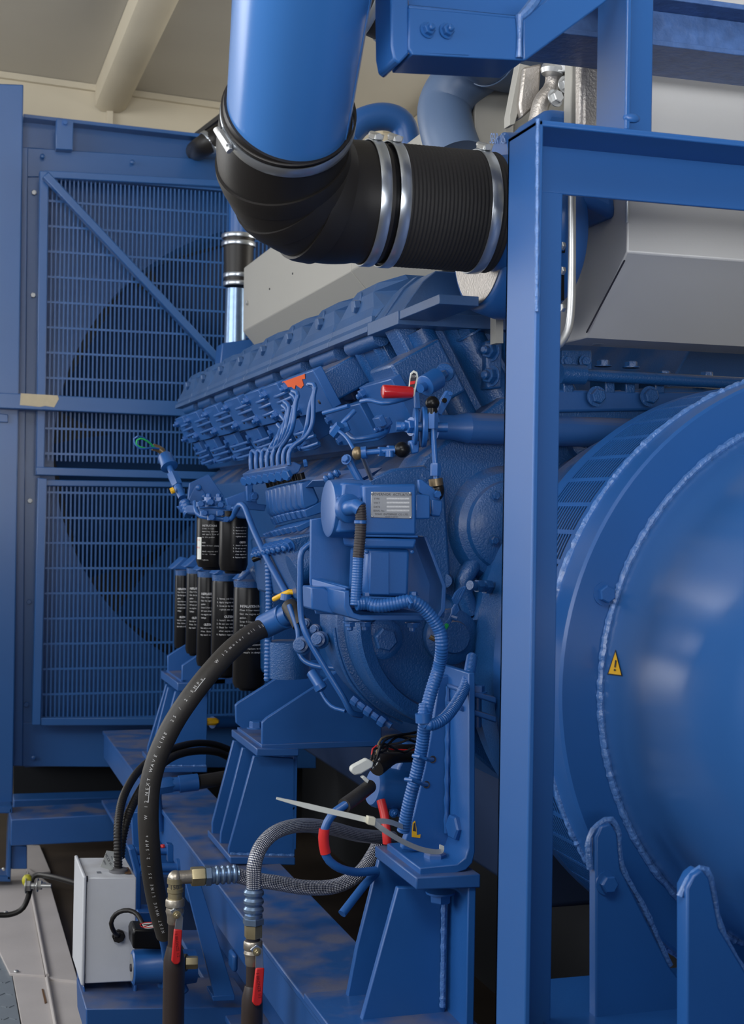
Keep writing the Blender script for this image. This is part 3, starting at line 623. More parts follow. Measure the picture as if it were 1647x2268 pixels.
t = thing('pipe_clip', 'blue two-way pipe union under the bent fuel pipe', 'pipe fitting')
MB().hexa(PY(738,962,1.80), (0.3,-0.6,0.6), 0.007, 0.018).build('union', BLUE, t); MB().hexa(PY(754,952,1.80), (0.8,-0.4,0.4), 0.007, 0.012).build('nut', BLUE, t)
t = thing('pipe_elbow', 'blue square pipe elbow right of the nearest manifold plate', 'pipe fitting')
MB().pY([(845,935), (862,921), (871,938), (855,950)], 1.80, 0.02).build('elbow', BLUE, t, bev=0.002); MB().pY([(838,925), (848,917), (858,940), (848,945)], 1.79, 0.03).build('nut', BLUE, t, bev=0.001)

# ================================================================== TURBOCHARGER, HOSES, DUCT
HY = 1.60
tu = thing('turbocharger', 'blue turbocharger housing where the big black hose ends', 'turbocharger')
tc = PY(1062, 488, 1.69); tc = Vector((0.655, 1.69, tc.z))
hc = PY(1085, 472, HY); hz = hc.z
MB().lathe(Vector((0.648, 1.66, hz-0.012)), (1,0,0), [(0.0,0.094), (0.004,0.099), (0.03,0.106), (0.06,0.106), (0.09,0.100), (0.11,0.08)], 64).build('volute', BLUE, tu, ang=45)
o = MB().lathe(Vector((0.6465, 1.66, hz-0.012)), (1,0,0), [(0.0,0.04), (0.0,0.089), (0.0015,0.089), (0.0015,0.04)], 64, cap=False).build('machined_face', ALU, tu); o['label'] = 'bare machined silver face of the housing'
MB().lathe(Vector((0.628, HY, hz)), (1,0,0), [(0,0.066), (0.012,0.066), (0.016,0.069), (0.05,0.074), (0.055,0.082), (0.07,0.088), (0.075,0.088)], 64).build('inlet_flange', BLUE, tu, ang=40)
b = MB(); b.lathe(PX(1104,352,0.652), (1,0,0), [(0,0.028), (0.004,0.032), (0.04,0.035)], 32); b.build('lug', BLUE, tu)
b = MB()
b.xz([(0.66,hz+0.05), (0.70,hz+0.13), (0.78,hz+0.13), (0.80,hz)], 1.58, 1.68); b.build('shoulder', BLUE, tu, bev=0.012)
b = MB(); e = PX(1102,308,0.650)
text(b, 'SBR 05', e, (0,-1,-0.25), (0,-0.25,1), 0.018); b.build('cast_lettering', WELD, tu)
# rubber hose with clamps, axis along X
xa = PY(800, 468, HY).x; xb_ = PY(1085, 472, HY).x
hose = thing('intake_hose', 'ribbed matt black rubber hose joining the elbow to the turbocharger', 'hose')
xm = PY(852, 470, HY).x; n = 60
prof = []
for i in range(57):
    h = (xb_-xm)*i/56; prof.append((h, 0.0712+(0.0006 if i % 2 else -0.0004)))
MB().lathe(Vector((xm, HY, hz)), (1,0,0), prof, 72).build('sleeve', RUBM, hose)
def clamp(name, label, c, ax, r, w, scr, parent=None):
    t = thing(name, label, 'hose clamp', None)
    b = MB(); ringband(b, c, ax, r, w, 0.0012, 72); b.build('band', CHR, t)
    ax = Vector(ax).normalized(); d = (Vector(scr)-ax*Vector(scr).dot(ax)).normalized(); s_ = ax.cross(d)
    q = Vector(c)+d*(r+0.0035)
    b = MB(); b.prism([q-s_*0.012-ax*w*0.45-d*0.002, q+s_*0.012-ax*w*0.45-d*0.002, q+s_*0.010-ax*w*0.3+d*0.004, q-s_*0.010-ax*w*0.3+d*0.004], ax*w*0.9); b.build('housing', ZINC, t, bev=0.001)
    b = MB(); b.cyl(q-s_*0.018+d*0.002, q+s_*0.014+d*0.002, w*0.28, 14); b.build('screw', ZINC, t)
    b = MB(); g = []
    for i in range(14):
        a = 0.22+i*0.035
        p0 = Vector(c)+(d*cos(a)-s_*sin(a))*(r+0.0019)*1.0
        b.bar(p0-ax*w*0.28, p0+ax*w*0.28, 0.0009, 0.0004, up=p0-Vector(c))
    b.build('worm_slots', DARK, t)
    return t
def hx(px): return PY(px, 470, HY).x
clamp('hose_clamp', 'silver worm-drive clamp on the right end of the ribbed hose by the turbocharger', (hx(1052), HY, hz), (1,0,0), 0.0722, 0.013, (0,-0.35,1))
clamp('hose_clamp', 'silver clamp on the left end of the ribbed hose', (hx(857), HY, hz), (1,0,0), 0.0722, 0.013, (0,-0.35,1))
clamp('hose_clamp', 'silver clamp on the elbow end beside the dark joint', (hx(815), HY, hz), (1,0,0), 0.0722, 0.013, (0,-0.35,1))
t = thing('joint_tube', 'dark pipe stub showing between the elbow and the ribbed hose', 'pipe')
MB().lathe((hx(822),HY,hz), (1,0,0), [(0,0.0685), (hx(852)-hx(822)+0.004,0.0685)], 64).build('stub', BLK, t)
# elbow
pe = Vector((hx(836), HY, hz)); e1 = Vector((hx(745), HY, hz))
p0 = PY(638, 262, 1.50); up_ = (PY(668, 0, 1.345)-p0).normalized()
el = thing('rubber_elbow', 'large black rubber elbow with moulded ribs, below the blue duct', 'hose elbow')
def bez(t, a, b_, c, d): return a*(1-t)**3+b_*3*t*(1-t)**2+c*3*t*t*(1-t)+d*t**3
a_ = p0+up_*0.012; d_ = pe
ctr = [bez(i/24, a_, a_-up_*0.104+Vector((-0.016,0,0)), Vector((hx(655), HY, hz-0.010)), Vector((hx(778), HY, hz))) for i in range(25)]+[pe]
RE = 0.0708
MB().tube(ctr, RE, 56, step=0.006, rf=lambda q: 1+0.05*sin(pi*min(1,max(0,(q-0.1)/0.75)))).build('elbow', RUB, el)
# moulded ribs: spiral-looking half rings round the bend
def frame_at(i):
    T_ = (ctr[min(i+1, 24)]-ctr[max(i-1, 0)]).normalized(); return ctr[i], T_
piv = None
for (i0, tilt, w) in ((8, 0.0, 0.012), (13, 0.0, 0.012), (18, 0.0, 0.012)):
    c, T_ = frame_at(i0); n_ = T_
    s1_ = n_.cross(Vector((0.2,-1,0.1))).normalized(); s2_ = n_.cross(s1_)
    b = MB(); k = 56; rings = []
    pr = [(-w, RE*1.04-0.002), (-w, RE*1.045+0.0022), (-w*0.4, RE*1.045+0.0030), (w, RE*1.045+0.0012), (w, RE*1.04-0.002)]
    b.lathe(c, n_, pr, 64, cap=False); b.build('moulded_rib', RUB, el)
b = MB(); ringband(b, p0+up_*0.011, up_, RE+0.0002, 0.003, 0.0015, 64); b.build('rolled_lip', RUB, el)
du = thing('air_duct', 'wide glossy blue duct rising out of the top of the picture', 'duct')
MB().lathe(p0-up_*0.02, up_, [(0,0.0672), (0.02,0.0672), (0.75,0.0672)], 72).build('duct', DUCT, du)
P = [p0-up_*0.0+Vector((0,0,0))]
b = MB(); sd = up_.cross(Vector((1,0,0))).normalized(); sv = (Vector((0.55,-0.83,0))-up_*Vector((0.55,-0.83,0)).dot(up_)).normalized()
b.tube([p0+sv*0.0672+up_*h for h in (0.0,0.2,0.7)], 0.0008, 6, smooth=False); b.build('seam', DUCT, du)
clamp('hose_clamp', 'silver worm-drive clamp holding the elbow to the blue duct', p0-up_*0.001, up_, RE+0.0012, 0.0135, (-0.75,-0.65,0))
# crossover pipe to the turbo and black coupling at top
t = thing('charge_air_pipe', 'slate blue curved pipe bending down behind the ribbed hose', 'pipe')
TR([(1120,110,1.92), (1075,140,1.94), (1015,185,1.96), (985,235,1.97), (990,290,1.95), (1010,350,1.93)], 60, 40).build('bend', SLATE, t)
a_ = PY(1000,95,1.86); c_ = PY(1180,110,2.0)
MB().tube([PY(985,40,1.84), PY(1085,118,1.90), PY(1200,150,1.99)], 0.046, 40, step=0.006).build('upper_elbow', SLATE, t)
b = MB(); ringband(b, PY(1085,118,1.90), (PY(1200,150,1.99)-PY(985,40,1.84)), 0.0462, 0.004, 0.0012, 48); b.build('joint_line', SLATE, t)
t = thing('black_coupling', 'black rubber coupling with steel clamps at the top beside the blue duct', 'hose')
MB().tube([PY(800,-20,2.0), PY(890,20,2.0)], 0.055, 40, smooth=False).build('sleeve', RUB, t)
for k_ in (0.3, 0.75):
    b = MB(); c = PY(800,-20,2.0).lerp(PY(890,20,2.0), k_); ringband(b, c, PY(890,20,2.0)-PY(800,-20,2.0), 0.0555, 0.012, 0.0012, 48); b.build('clamp_band', CHR, t)
# distant blue pipe and black struts above the heat shield
pipe([(770,300,2.6), (800,270,2.6), (850,258,2.6), (890,275,2.6), (905,330,2.6)], 30, 'distant_pipe', 'dark blue bent pipe far back between duct and slate pipe', m=BLUE, n=20)
t = thing('wall_stub', 'cream stub pipe under the ceiling far back', 'pipe'); MB().cyl(PY(825,240,4.6), PY(825,330,4.6), 0.035, 20).build('stub', WALL, t)
# far vertical water pipe with hose coupling in front of the radiator
t = thing('water_pipe', 'upright steel and blue water pipe in front of the radiator, left of the heat shield', 'pipe')
Yp = 3.75; q0 = PY(522, 640, Yp)
MB().lathe((q0.x, Yp, PY(522,800,Yp).z), (0,0,1), [(0,0.030), (PY(522,640,Yp).z-PY(522,800,Yp).z,0.026)], 28).build('lower_pipe', mat('blued_zinc', (0.22,0.32,0.48), 0.3, metal=0.75, var=0.3, vs=60), t)
MB().lathe((q0.x+0.012, Yp, PY(535,522,Yp).z), (0,0,1), [(0,0.034), (0.9,0.034)], 28).build('upper_pipe', BLUE, t)
MB().pY([(492,760), (560,750), (565,830), (485,830)], Yp-0.03, 0.08).build('flange', BLUE, t, bev=0.003)
t2 = thing('water_hose', 'short black hose sleeve joining the upright water pipe', 'hose')
za, zb = PY(530,635,Yp).z, PY(530,520,Yp).z
MB().lathe((q0.x+0.006, Yp, za), (0,0,1), [(0,0.036), (zb-za,0.042)], 32).build('sleeve', RUB, t2)
for y, r in ((525,.043), (542,.043), (612,.0375), (630,.037)):
    nm = {525:'uppermost of the four',542:'second from the top',612:'third from the top',630:'lowest of the four'}[y]
    b = MB(); ringband(b, (q0.x+0.006, Yp, PY(530,y,Yp).z), (0,0,1), r, 0.012, 0.002, 32); tag(b.build('pipe_clamp', CHR), 'small steel clamp on the upright water hose, '+nm, 'clamp', 'clamps on the water hose')
# black hose end left of the elbow, far back
t = thing('black_hose_end', 'dark hose end with steel ring beside the radiator top corner', 'hose')
MB().tube([PY(432,336,4.2), PY(452,322,3.92), PY(500,290,3.9)], 0.030, 24).build('hose', RUB, t)
b = MB(); ringband(b, PY(462,315,3.9), PY(500,290,3.9)-PY(440,330,3.9), 0.031, 0.014, 0.002, 32); b.build('band', CHR, t)
MB().bar(PY(430,304,4.18), PY(520,235,4.0), 0.014, 0.014).build('strut', RUB, t)
# aluminium turbine side above the frame
al = thing('exhaust_elbow', 'bare cast metal exhaust elbow with bolts above the frame corner', 'exhaust part')
TR([(1180,310,1.75), (1190,262,1.75), (1200,225,1.75), (1222,195,1.75), (1226,160,1.75), (1220,130,1.76)], 19, 24).build('elbow', ALU, al)
MB().pY([(1150,140), (1176,146), (1140,275), (1128,278), (1128,255)], 1.78, 0.02).build('side_strip', SILW, al, bev=0.001)
MB().pY([(1160,148), (1200,140), (1195,200), (1180,240), (1155,262), (1150,230)], 1.77, 0.03).build('flange', ALU, al, bev=0.003)
MB().pY([(1238,145), (1262,145), (1262,205), (1238,205)], 1.745, 0.03).build('clamp_block', ALU, al, bev=0.002)
b = MB(); c = PY(1222,165,1.735); b.lathe(c, (0.1,0,1), [(0,0.014), (0.006,0.016), (0.012,0.014)], 24); b.build('collar', ZINC, al)
for x, y, d in ((1241,160,(0,-.2,1)), (1252,188,(.2,-1,0)), (1228,218,(0.3,-1,0.2))): bolt(PY(x,y,1.73), d, 0.009, al, ZINC, 'hex')
t = thing('silver_edge_strip', 'narrow pale metal strip standing above the frame rail', 'metal strip'); MB().pY([(1265,130), (1283,130), (1283,275), (1262,275)], 1.56, 0.02).build('strip', SILW, t, bev=0.002)
t = thing('hot_side_shield', 'dull cast panel seen between metal strip and post', 'heat shield'); MB().pY([(1286,130), (1345,130), (1345,290), (1286,290)], 1.50, 0.02).build('panel', ALU, t, bev=0.006)
t = thing('pale_post_strip', 'slim pale metal strip left of the post beside two bolts', 'metal strip'); MB().pY([(1098,690), (1114,690), (1114,760), (1098,760)], 1.74, 0.02).build('strip', SILW, t)
# ================================================================== GOVERNOR ACTUATOR AND ITS BRACKET
YG = 1.55
gv = thing('governor_actuator', 'blue governor actuator box with a silver name plate', 'actuator')
MB().pY([(803,1074), (922,1071), (922,1186), (806,1184)], YG, 0.085).build('housing', BLUE, gv, bev=0.003)
MB().pY([(760,1068), (806,1070), (806,1178), (748,1180)], YG+0.012, 0.07).build('side_housing', BLUE, gv, bev=0.003)
c0 = PY(776,1127,YG+0.045); MB().lathe(c0, (-1,0,0), [(-0.02,0.034), (0.022,0.034), (0.027,0.033), (0.028,0.030)], 40).build('round_cap', BLUE, gv)
MB().pY([(919,1094), (953,1096), (953,1150), (919,1150)], YG+0.01, 0.05).build('lever_block', BLUE, gv, bev=0.002)
MB().pY([(800,1184), (926,1186), (926,1191), (800,1189)], YG-0.001, 0.087).build('seam_flange', BLUE, gv, bev=0.001)
MB().pY([(802,1191), (924,1193), (918,1216), (806,1214)], YG, 0.085).build('lower_flange', BLUE, gv, bev=0.003)
MB().pY([(812,1214), (908,1216), (905,1322), (808,1320)], YG+0.006, 0.07).build('motor_body', BLUE, gv, bev=0.004)
MB().pY([(820,1222), (862,1222), (862,1318), (818,1316)], YG+0.003, 0.01).build('raised_panel', BLUE, gv, bev=0.001)
MB().pY([(802,1321), (925,1324), (925,1331), (802,1328)], YG-0.002, 0.085).build('base_flange', BLUE, gv, bev=0.001)
b = MB(); b.pY([(758,1104), (800,1102), (800,1145), (756,1146)], YG+0.006, 0.01); b.build('connector_flange', BLUE, gv, bev=0.001)
for x, y in ((750,1104),(748,1142),(812,1222),(912,1222)): bY(x, y, YG+0.005, 5, gv, BLUE, 'dome')
for x, y in ((812,1325),(915,1324)): bolt(PY(x,y-4,YG+0.01), (0,0,1), 0.005, gv, BLUE, 'hex')
TR([(765,1126,1.553), (780,1124,1.535), (793,1120,1.527), (799,1128,1.525)], 17, 24, smooth=True).build('cable_elbow', BLUE, gv)
b = MB(); b.lathe(PY(768,1126,1.556), (0.3,-1,0), [(0,0.0165), (0.006,0.0165), (0.008,0.013)], 24); b.build('cable_gland', BLUE, gv)
pl = MB().pY([(822,1089), (911,1090), (912,1149), (821,1146)], YG-0.0012, 0.0014).build('name_plate', PLATE, gv, bev=0.0004)
pl['label'] = 'silver name plate lettered GOVERNOR ACTUATOR'
b = MB(); ex = Vector((1,0,0)); ez = Vector((0,0,1)); pxm = rad(1, PY(866,1118,YG))
def ptx(s_, x, y, hpx, mb=None): text(mb or b, s_, PY(x, y, YG-0.0014), ex, ez, hpx*1.4*pxm)
ptx('GOVERNOR  ACTUATOR', 867, 1095.5, 6.0)
ptx('TYPE', 834, 1105, 4.2); ptx('VOLT', 834, 1114, 4.2); ptx('DATE', 834, 1123, 4.2); ptx('SERIAL No.', 839, 1131.5, 4.0)
ptx('TOHO  ENTERPRISE  CO. LTD.', 867, 1139.5, 4.2); ptx('MADE IN JAPAN', 867, 1145, 3)
b.build('lettering', INK, pl)
b = MB()
for y in (1104.5, 1113.5, 1122.5, 1131): b.pY([(856,y-2.2), (906,y-2.0), (906,y+1.8), (856,y+1.6)], YG-0.0016, 0.0002)
b.build('blank_fields', mat('plate_light', (0.5,0.51,0.52), 0.5, var=0.35, vs=700), pl)
for x, y in ((824.5,1091.5),(908,1092),(824,1143.5),(909,1146)): bY(x, y, YG-0.0014, 2.6, pl, ZINC, 'dome', name='rivet') if False else bolt(PY(x,y,YG-0.0014), (0,-1,0), 0.0014, pl, ZINC, 'dome', name='rivet')
gb = thing('governor_bracket', 'blue folded plate bracket carrying the governor actuator', 'bracket')
MB().pY([(688,1150), (760,1140), (925,1186), (944,1188), (986,1296), (984,1368), (700,1360), (687,1290)], 1.645, 0.006).build('back_plate', BLUE, gb, bev=0.001)
b = MB(); P1 = PY(690,1350,1.645); 
b.pY([(938,1187), (946,1188), (988,1297), (986,1352), (970,1375), (960,1375), (976,1350), (979,1298)], 1.60, 0.05); b.build('right_flange', BLUE, gb, bev=0.001)
MB().pY([(762,1310), (773,1308), (775,1340), (784,1358), (800,1362), (955,1362), (958,1374), (795,1374), (772,1366), (762,1345)], 1.53, 0.10).build('shelf', BLUE, gb, bev=0.001)
MB().prism([PY(690,1282,1.64), PY(764,1302,1.555), PY(765,1348,1.555), PY(692,1330,1.64)], (0.004,0.004,0)).build('left_flange', BLUE, gb, bev=0.001)
b = MB(); b.prism([PY(694,1282,1.645), PY(766,1298,1.56), PY(776,1300,1.56), PY(716,1280,1.645)], (0,0,-0.004)); b.pY([(688,1300), (716,1300), (770,1345), (770,1362), (740,1362), (690,1350)], 1.60, 0.04); b.build('gusset', BLUE, gb, bev=0.003)
for x, y in ((775,1376),(808,1376),(913,1378)): bolt(PY(x,y,1.56), (0,0,-1), 0.0065, gb, BLUE, 'stud')
# corrugated governor cable: partly unpainted brown black, then blue
t = thing('governor_cable', 'corrugated cable hanging from the governor connector, brown black with blue overspray', 'cable')
TR([(797,1118,1.525), (799,1150,1.525), (797,1190,1.525), (793,1235,1.525)], 12.5, 14, corr=0.05, pitch=0.0030).build('dark_sleeve', mat('brown_black_sleeve', (0.03,0.025,0.028), 0.5, var=0.5, vs=80), t)
TR([(793,1234,1.525), (791,1280,1.525), (788,1318,1.525), (787,1340,1.525)], 12, 14, corr=0.03, pitch=0.0030).build('blue_sleeve', BLUE, t)
b = MB(); b.lathe(PY(798,1160,1.525), (0,0,1), [(0,0.0066), (0.0005,0.0072), (0.0035,0.0072), (0.004,0.0066)], 20); b.build('tape_band', BLUE, t)
t = thing('corrugated_conduit', 'thick blue corrugated conduit curving down right of the governor bracket', 'conduit')
TR([(788,1338,1.525), (810,1336,1.525), (835,1342,1.52), (870,1338,1.515), (910,1332,1.51), (940,1350,1.51), (970,1390,1.51), (978,1430,1.51), (972,1475,1.52), (955,1530,1.52), (943,1580,1.52), (936,1640,1.53), (925,1700,1.54), (905,1780,1.55), (893,1840,1.56)], 14.5, 16, corr=0.045, pitch=0.0036).build('conduit', BLUE, t)
b = MB(); b.tube(T([(905,1325,1.503), (912,1335,1.495), (908,1345,1.503)]), 0.0025, 8); b.box(*[v for v in ()]) if False else None; b.build('cable_tie', BLUE, t)
for x, y, x2, y2 in ((930,1680,958,1682), (913,1732,945,1738)):
    MB().tube(T([(x-16,y-6,1.53), (x,y-4,1.522), (x+14,y+2,1.525), (x2,y2,1.545)]), 0.0024, 8).build('cable_tie', BLUE, t)
t = thing('corrugated_conduit', 'thinner blue corrugated conduit looping up toward the post', 'conduit')
TR([(940,1560,1.52), (938,1590,1.515), (950,1606,1.51), (985,1590,1.52), (1018,1545,1.55), (1036,1500,1.58), (1045,1455,1.62)], 13, 14, corr=0.05, pitch=0.0032).build('conduit', BLUE, t)
MB().tube(T([(936,1580,1.512), (937,1600,1.512)]), 0.0088, 16).build('sleeve', BLUE, t)
# ball jointed linkage
lk = thing('throttle_linkage', 'vertical blue throttle rod with black ball joints right of the governor', 'linkage')
TR([(957,925,1.60), (961,985,1.60), (966,1060,1.60)], 6.5, 12, smooth=False).build('rod', BLUE, lk)
MB().hexa(PY(957,950,1.60), (0,0,1), rad(13,PY(957,950,1.6)), 0.020).build('upper_nut', BLUE, lk); MB().hexa(PY(964,1054,1.60), (0,0,1), rad(12,PY(957,950,1.6)), 0.015).build('lower_nut', BLUE, lk)
b = MB(); b.sphere(PY(957,893,1.60), rad(16,PY(957,893,1.6)), 20); b.cyl(PY(957,900,1.60), PY(957,930,1.60), rad(11,PY(957,893,1.6)), 18); b.build('ball_joint', TARNB if False else BLK, lk)
b = MB(); b.sphere(PY(970,1088,1.60), rad(17,PY(957,893,1.6)), 18, (0.8,1,1.2)); b.build('ball_joint', BLK, lk)
MB().cyl(PY(964,1060,1.60), PY(966,1076,1.60), 0.0085, 16).build('bronze_ferrule', TARN, lk)
MB().pY([(926,1062), (934,1062), (962,1084), (975,1100), (972,1118), (955,1110), (928,1090)], 1.59, 0.006).build('lever', BLUE, lk, bev=0.001)
MB().pY([(955,1105), (980,1108), (980,1130), (975,1145), (955,1142)], 1.585, 0.02).build('clevis', BLUE, lk, bev=0.002)
bY(967, 1095, 1.585, 9, lk, BLUE, 'plain')
MB().pY([(975,888), (990,864), (1001,868), (1000,882), (978,920), (968,915)], 1.61, 0.008).build('upper_lever', BLUE, lk, bev=0.001)
bY(983, 887, 1.605, 6, lk, BLK, 'plain'); bY(997, 872, 1.60, 5, lk, BLUE, 'plain')
l2 = thing('rack_linkage', 'short horizontal blue rod between two black ball joints above the governor', 'linkage')
TR([(800,1003,1.64), (835,1000,1.63), (880,997,1.62)], 6.5, 12, smooth=False).build('rod', BLUE, l2)
MB().cyl(PY(800,1003,1.64), PY(812,1002,1.637), 0.0075, 16).build('collar', BLUE, l2)
MB().hexa(PY(838,1000,1.63), (1,0,0), 0.0062, 0.012).build('nut', BLUE, l2); MB().hexa(PY(858,999,1.63), (1,0,0), 0.0075, 0.008).build('nut', BLUE, l2)
MB().cyl(PY(862,1012,1.62), PY(862,998,1.62), 0.005, 12).build('grease_nipple', BLUE, l2)
MB().sphere(PY(890,996,1.62), rad(18,PY(890,996,1.62)), 24).build('ball_joint', BLK, l2)
MB().sphere(PY(791,1004,1.64), rad(14,PY(791,1004,1.64)), 20, (0.85,1,1.1)).build('ball_joint', TARN, l2)
TR([(770,1016,1.66), (785,1045,1.66), (800,1072,1.66)], 9, 10, smooth=False).build('arm', BLUE, l2); bY(767, 1018, 1.655, 9, l2, BLUE, 'hex', d=(-0.6,-0.6,0.3))
TR([(803,1012,1.66), (812,1035,1.68), (822,1060,1.70)], 5.5, 8, smooth=False).build('link_pin', CHR, l2)
# stop lever disc, red handle and its solenoid
sl = thing('stop_lever', 'round blue stop lever disc with red handle and small lettered plate', 'lever')
c = PY(915,945,1.62); 
for dx, r, w in ((0.0,0.022,0.004), (0.010,0.024,0.006), (0.022,0.021,0.006)): MB().lathe(c+Vector((dx,0.0,0)), (1,-0.25,0), [(0,r), (w*0.3,r+0.001), (w,r)], 40).build('disc', BLUE, sl)
bolt(c+Vector((-0.002,0,0)), (-1,-0.25,0), 0.0085, sl, BLUE, 'stud'); MB().cyl(c+Vector((-0.02,0.005,0)), c+Vector((0.04,-0.01,0)), 0.006, 14).build('shaft', BLUE, sl)
MB().pY([(918,868), (928,868), (932,905), (920,905)], 1.615, 0.006).build('arm', BLUE, sl, bev=0.001)
MB().pY([(908,975), (930,975), (928,1003), (912,1006)], 1.615, 0.012).build('lower_arm', BLUE, sl, bev=0.002)
a_, c_ = PY(846,867,1.60), PY(912,869,1.60); L_ = (c_-a_).length
h = MB().lathe(a_, c_-a_, [(0,0.0062), (0.001,0.0078), (0.003,0.0083), (L_*0.9,0.0072), (L_,0.0066)], 24).build('handle', REDP, sl); h['label'] = 'glossy red cylindrical grip'
lp = MB().pY([(907,838), (909,826), (916,820), (924,824), (926,834), (918,876), (912,880), (904,870)], 1.60, 0.0015).build('lettered_plate', WHT, sl, bev=0.0003)
MB().pY([(909,840), (911,830), (916,825), (921,828), (922,836), (915,870), (911,873), (907,866)], 1.5990, 0.001).build('plate_field', INK, lp)
b = MB(); b.pY([(908,845), (920,843), (918,850), (908,852)], 1.5985, 0.0006); b.build('red_mark', RED, lp)
b = MB(); e = PY(915,834,1.5984); text(b, 'STOP', e, (1,0,0.1), (-0.1,0,1), 0.0034); e = PY(911,861,1.5984); text(b, 'RUN', e, (1,0,0.1), (-0.1,0,1), 0.0034); b.build('lettering', LBL, lp)
so = thing('stop_solenoid', 'blue drum shaped solenoid with knob, right of the red handle', 'solenoid')
a_, c_ = PY(940,855,1.68), PY(968,838,1.69); MB().lathe(a_, c_-a_, [(0,0.012), (0.001,0.0135), ((c_-a_).length,0.0135), ((c_-a_).length+0.002,0.012)], 28).build('drum', BLUE, so)
MB().cyl(PY(930,860,1.675), a_, 0.006, 14).build('shaft', BLUE, so)
MB().cyl(c_, PY(984,826,1.70), 0.0065, 14).build('neck', BLUE, so)
b = MB(); b.lathe(PY(986,824,1.70), Vector((-0.6,-0.8,-0.3)), [(-0.004,0.0105), (0.0,0.0125), (0.003,0.0115)], 24); b.build('washer', CAST, so); MB().hexa(PY(982,829,1.695), (-0.6,-0.8,-0.3), 0.006, 0.008).build('knob', CAST, so)
# dusty cover plate above the governor and round gear case below it
t = thing('gear_case_cover', 'dusty sloped blue plate right above the governor actuator', 'engine cover')
MB().prism([PY(800,1068,1.78), PY(868,1038,1.78), PY(942,1030,1.78), PY(985,1068,1.78), PY(1000,1300,1.78), PY(860,1300,1.78)], (0,0.012,0)).build('lid', CAST, t, bev=0.004)
MB().prism([PY(690,1064,1.95), PY(800,1060,1.85), PY(850,1034,1.85), PY(720,1044,1.98)], (0.0,0.04,-0.01)).build('ledge', BLUED, t, bev=0.002)
gc = thing('gear_case', 'round deep blue gear case drum under the governor bracket', 'engine part')
c = PY(1012,1380,1.735); R_ = rad(232, c)
MB().lathe(c, (0,1,0), [(0.013,0.001), (0.012,R_*0.78), (0.010,R_*0.84), (0.0,R_*0.86), (-0.004,R_*0.97), (0.002,R_), (0.035,R_*1.01), (0.06,R_*1.0), (0.062,R_*1.06), (0.08,R_*1.06), (0.16,R_*1.04)], 64, a0=-0.1, a1=pi+0.22).build('drum', CAST, gc, ang=30)
b = MB(); b.lathe(PY(848,1415,1.74), (0,-1,0), [(-0.01,0.026), (0.002,0.026), (0.004,0.022), (0.004,0.016)], 32); b.build('plug_seat', CAST, gc); bolt(PY(848,1415,1.74), (0,-1,0), 0.0155, gc, CAST, 'hex')
b = MB(); b.lathe(PY(1000,1410,1.735), (0,-1,0), [(-0.01,0.036), (0.002,0.036), (0.004,0.032), (0.006,0.022), (0.012,0.020)], 40); b.build('round_boss', CAST, gc)
TR([(740,1390,1.79), (748,1440,1.79), (775,1510,1.79), (830,1570,1.79), (890,1602,1.79)], 4, 8).build('casting_seam', CAST, gc)
# wire bundle by the bell housing
wb = thing('sensor_wires', 'bundle of blue sensor wires with a green end right of the conduit', 'wires')
for k_ in range(4):
    TR([(1030-k_*4,1300+k_*2,1.66), (1018-k_*5,1325,1.655), (1003+k_*4,1350,1.655), (1000,1368,1.65), (985+k_*2,1385,1.65)], 4, 8).build('wire', BLUE, wb)
TR([(990,1384,1.645), (978,1400,1.64), (958,1415,1.64)], 5, 8).build('green_wire', GRN, wb)
TR([(952,1410,1.64), (960,1416,1.638), (966,1408,1.64)], 6, 8).build('brass_terminal', TARN, wb)
MB().tube(T([(999,1366,1.648), (1012,1370,1.645)]), 0.0035, 8).build('cable_tie', BLUE, wb)
t = thing('sensor_stub', 'small blue hex sensor plugged in beside the post', 'sensor')
MB().cyl(PY(1040,1296,1.68), PY(1080,1302,1.70), 0.006, 16).build('body', CAST, t); MB().hexa(PY(1055,1298,1.685), (1,0.2,0), 0.0085, 0.009).build('nut', CAST, t)
MB().hexa(PY(1072,1300,1.70), (1,0.2,0), 0.0095, 0.010).build('nut', CAST, t)
# ================================================================== FUEL INJECTION PUMP
fp = thing('injection_pump', 'blue fuel injection pump with eight slanted pump elements in a row', 'pump')
YP0, YP1 = 1.99, 2.50
def pk(k, x, y, dx=-13.3, dy=4.0):         # k-th slice: photo point of the nearest slice, shifted along the row
    return (x+dx*k*(1-0.035*k), y+dy*k*0.6, YP0+0.055*k)
top = thing('delivery_valve_bar', 'dusty blue bar with eight nuts clamping the bent injection pipes', 'pipe clamp')
b = MB(); a_, c_ = PY(650,1040,2.0), PY(553,1055,2.42)
b.prism([PY(630,1034,2.0), PY(650,1022,2.0), PY(668,1030,2.0), PY(662,1046,2.0), PY(640,1056,2.0)], c_-a_); b.build('bar', BLUED, top, bev=0.0015)
for k in range(8):
    p = PY(638,1050,1.995).lerp(PY(545,1064,2.40), k/7); bolt(p, (-0.75,-0.5,-0.35), 0.0085, top, BLUE, 'plain')
bolt(PY(672,1027,1.99), (1,-0.2,0.2), 0.006, top, BLUE, 'plain')
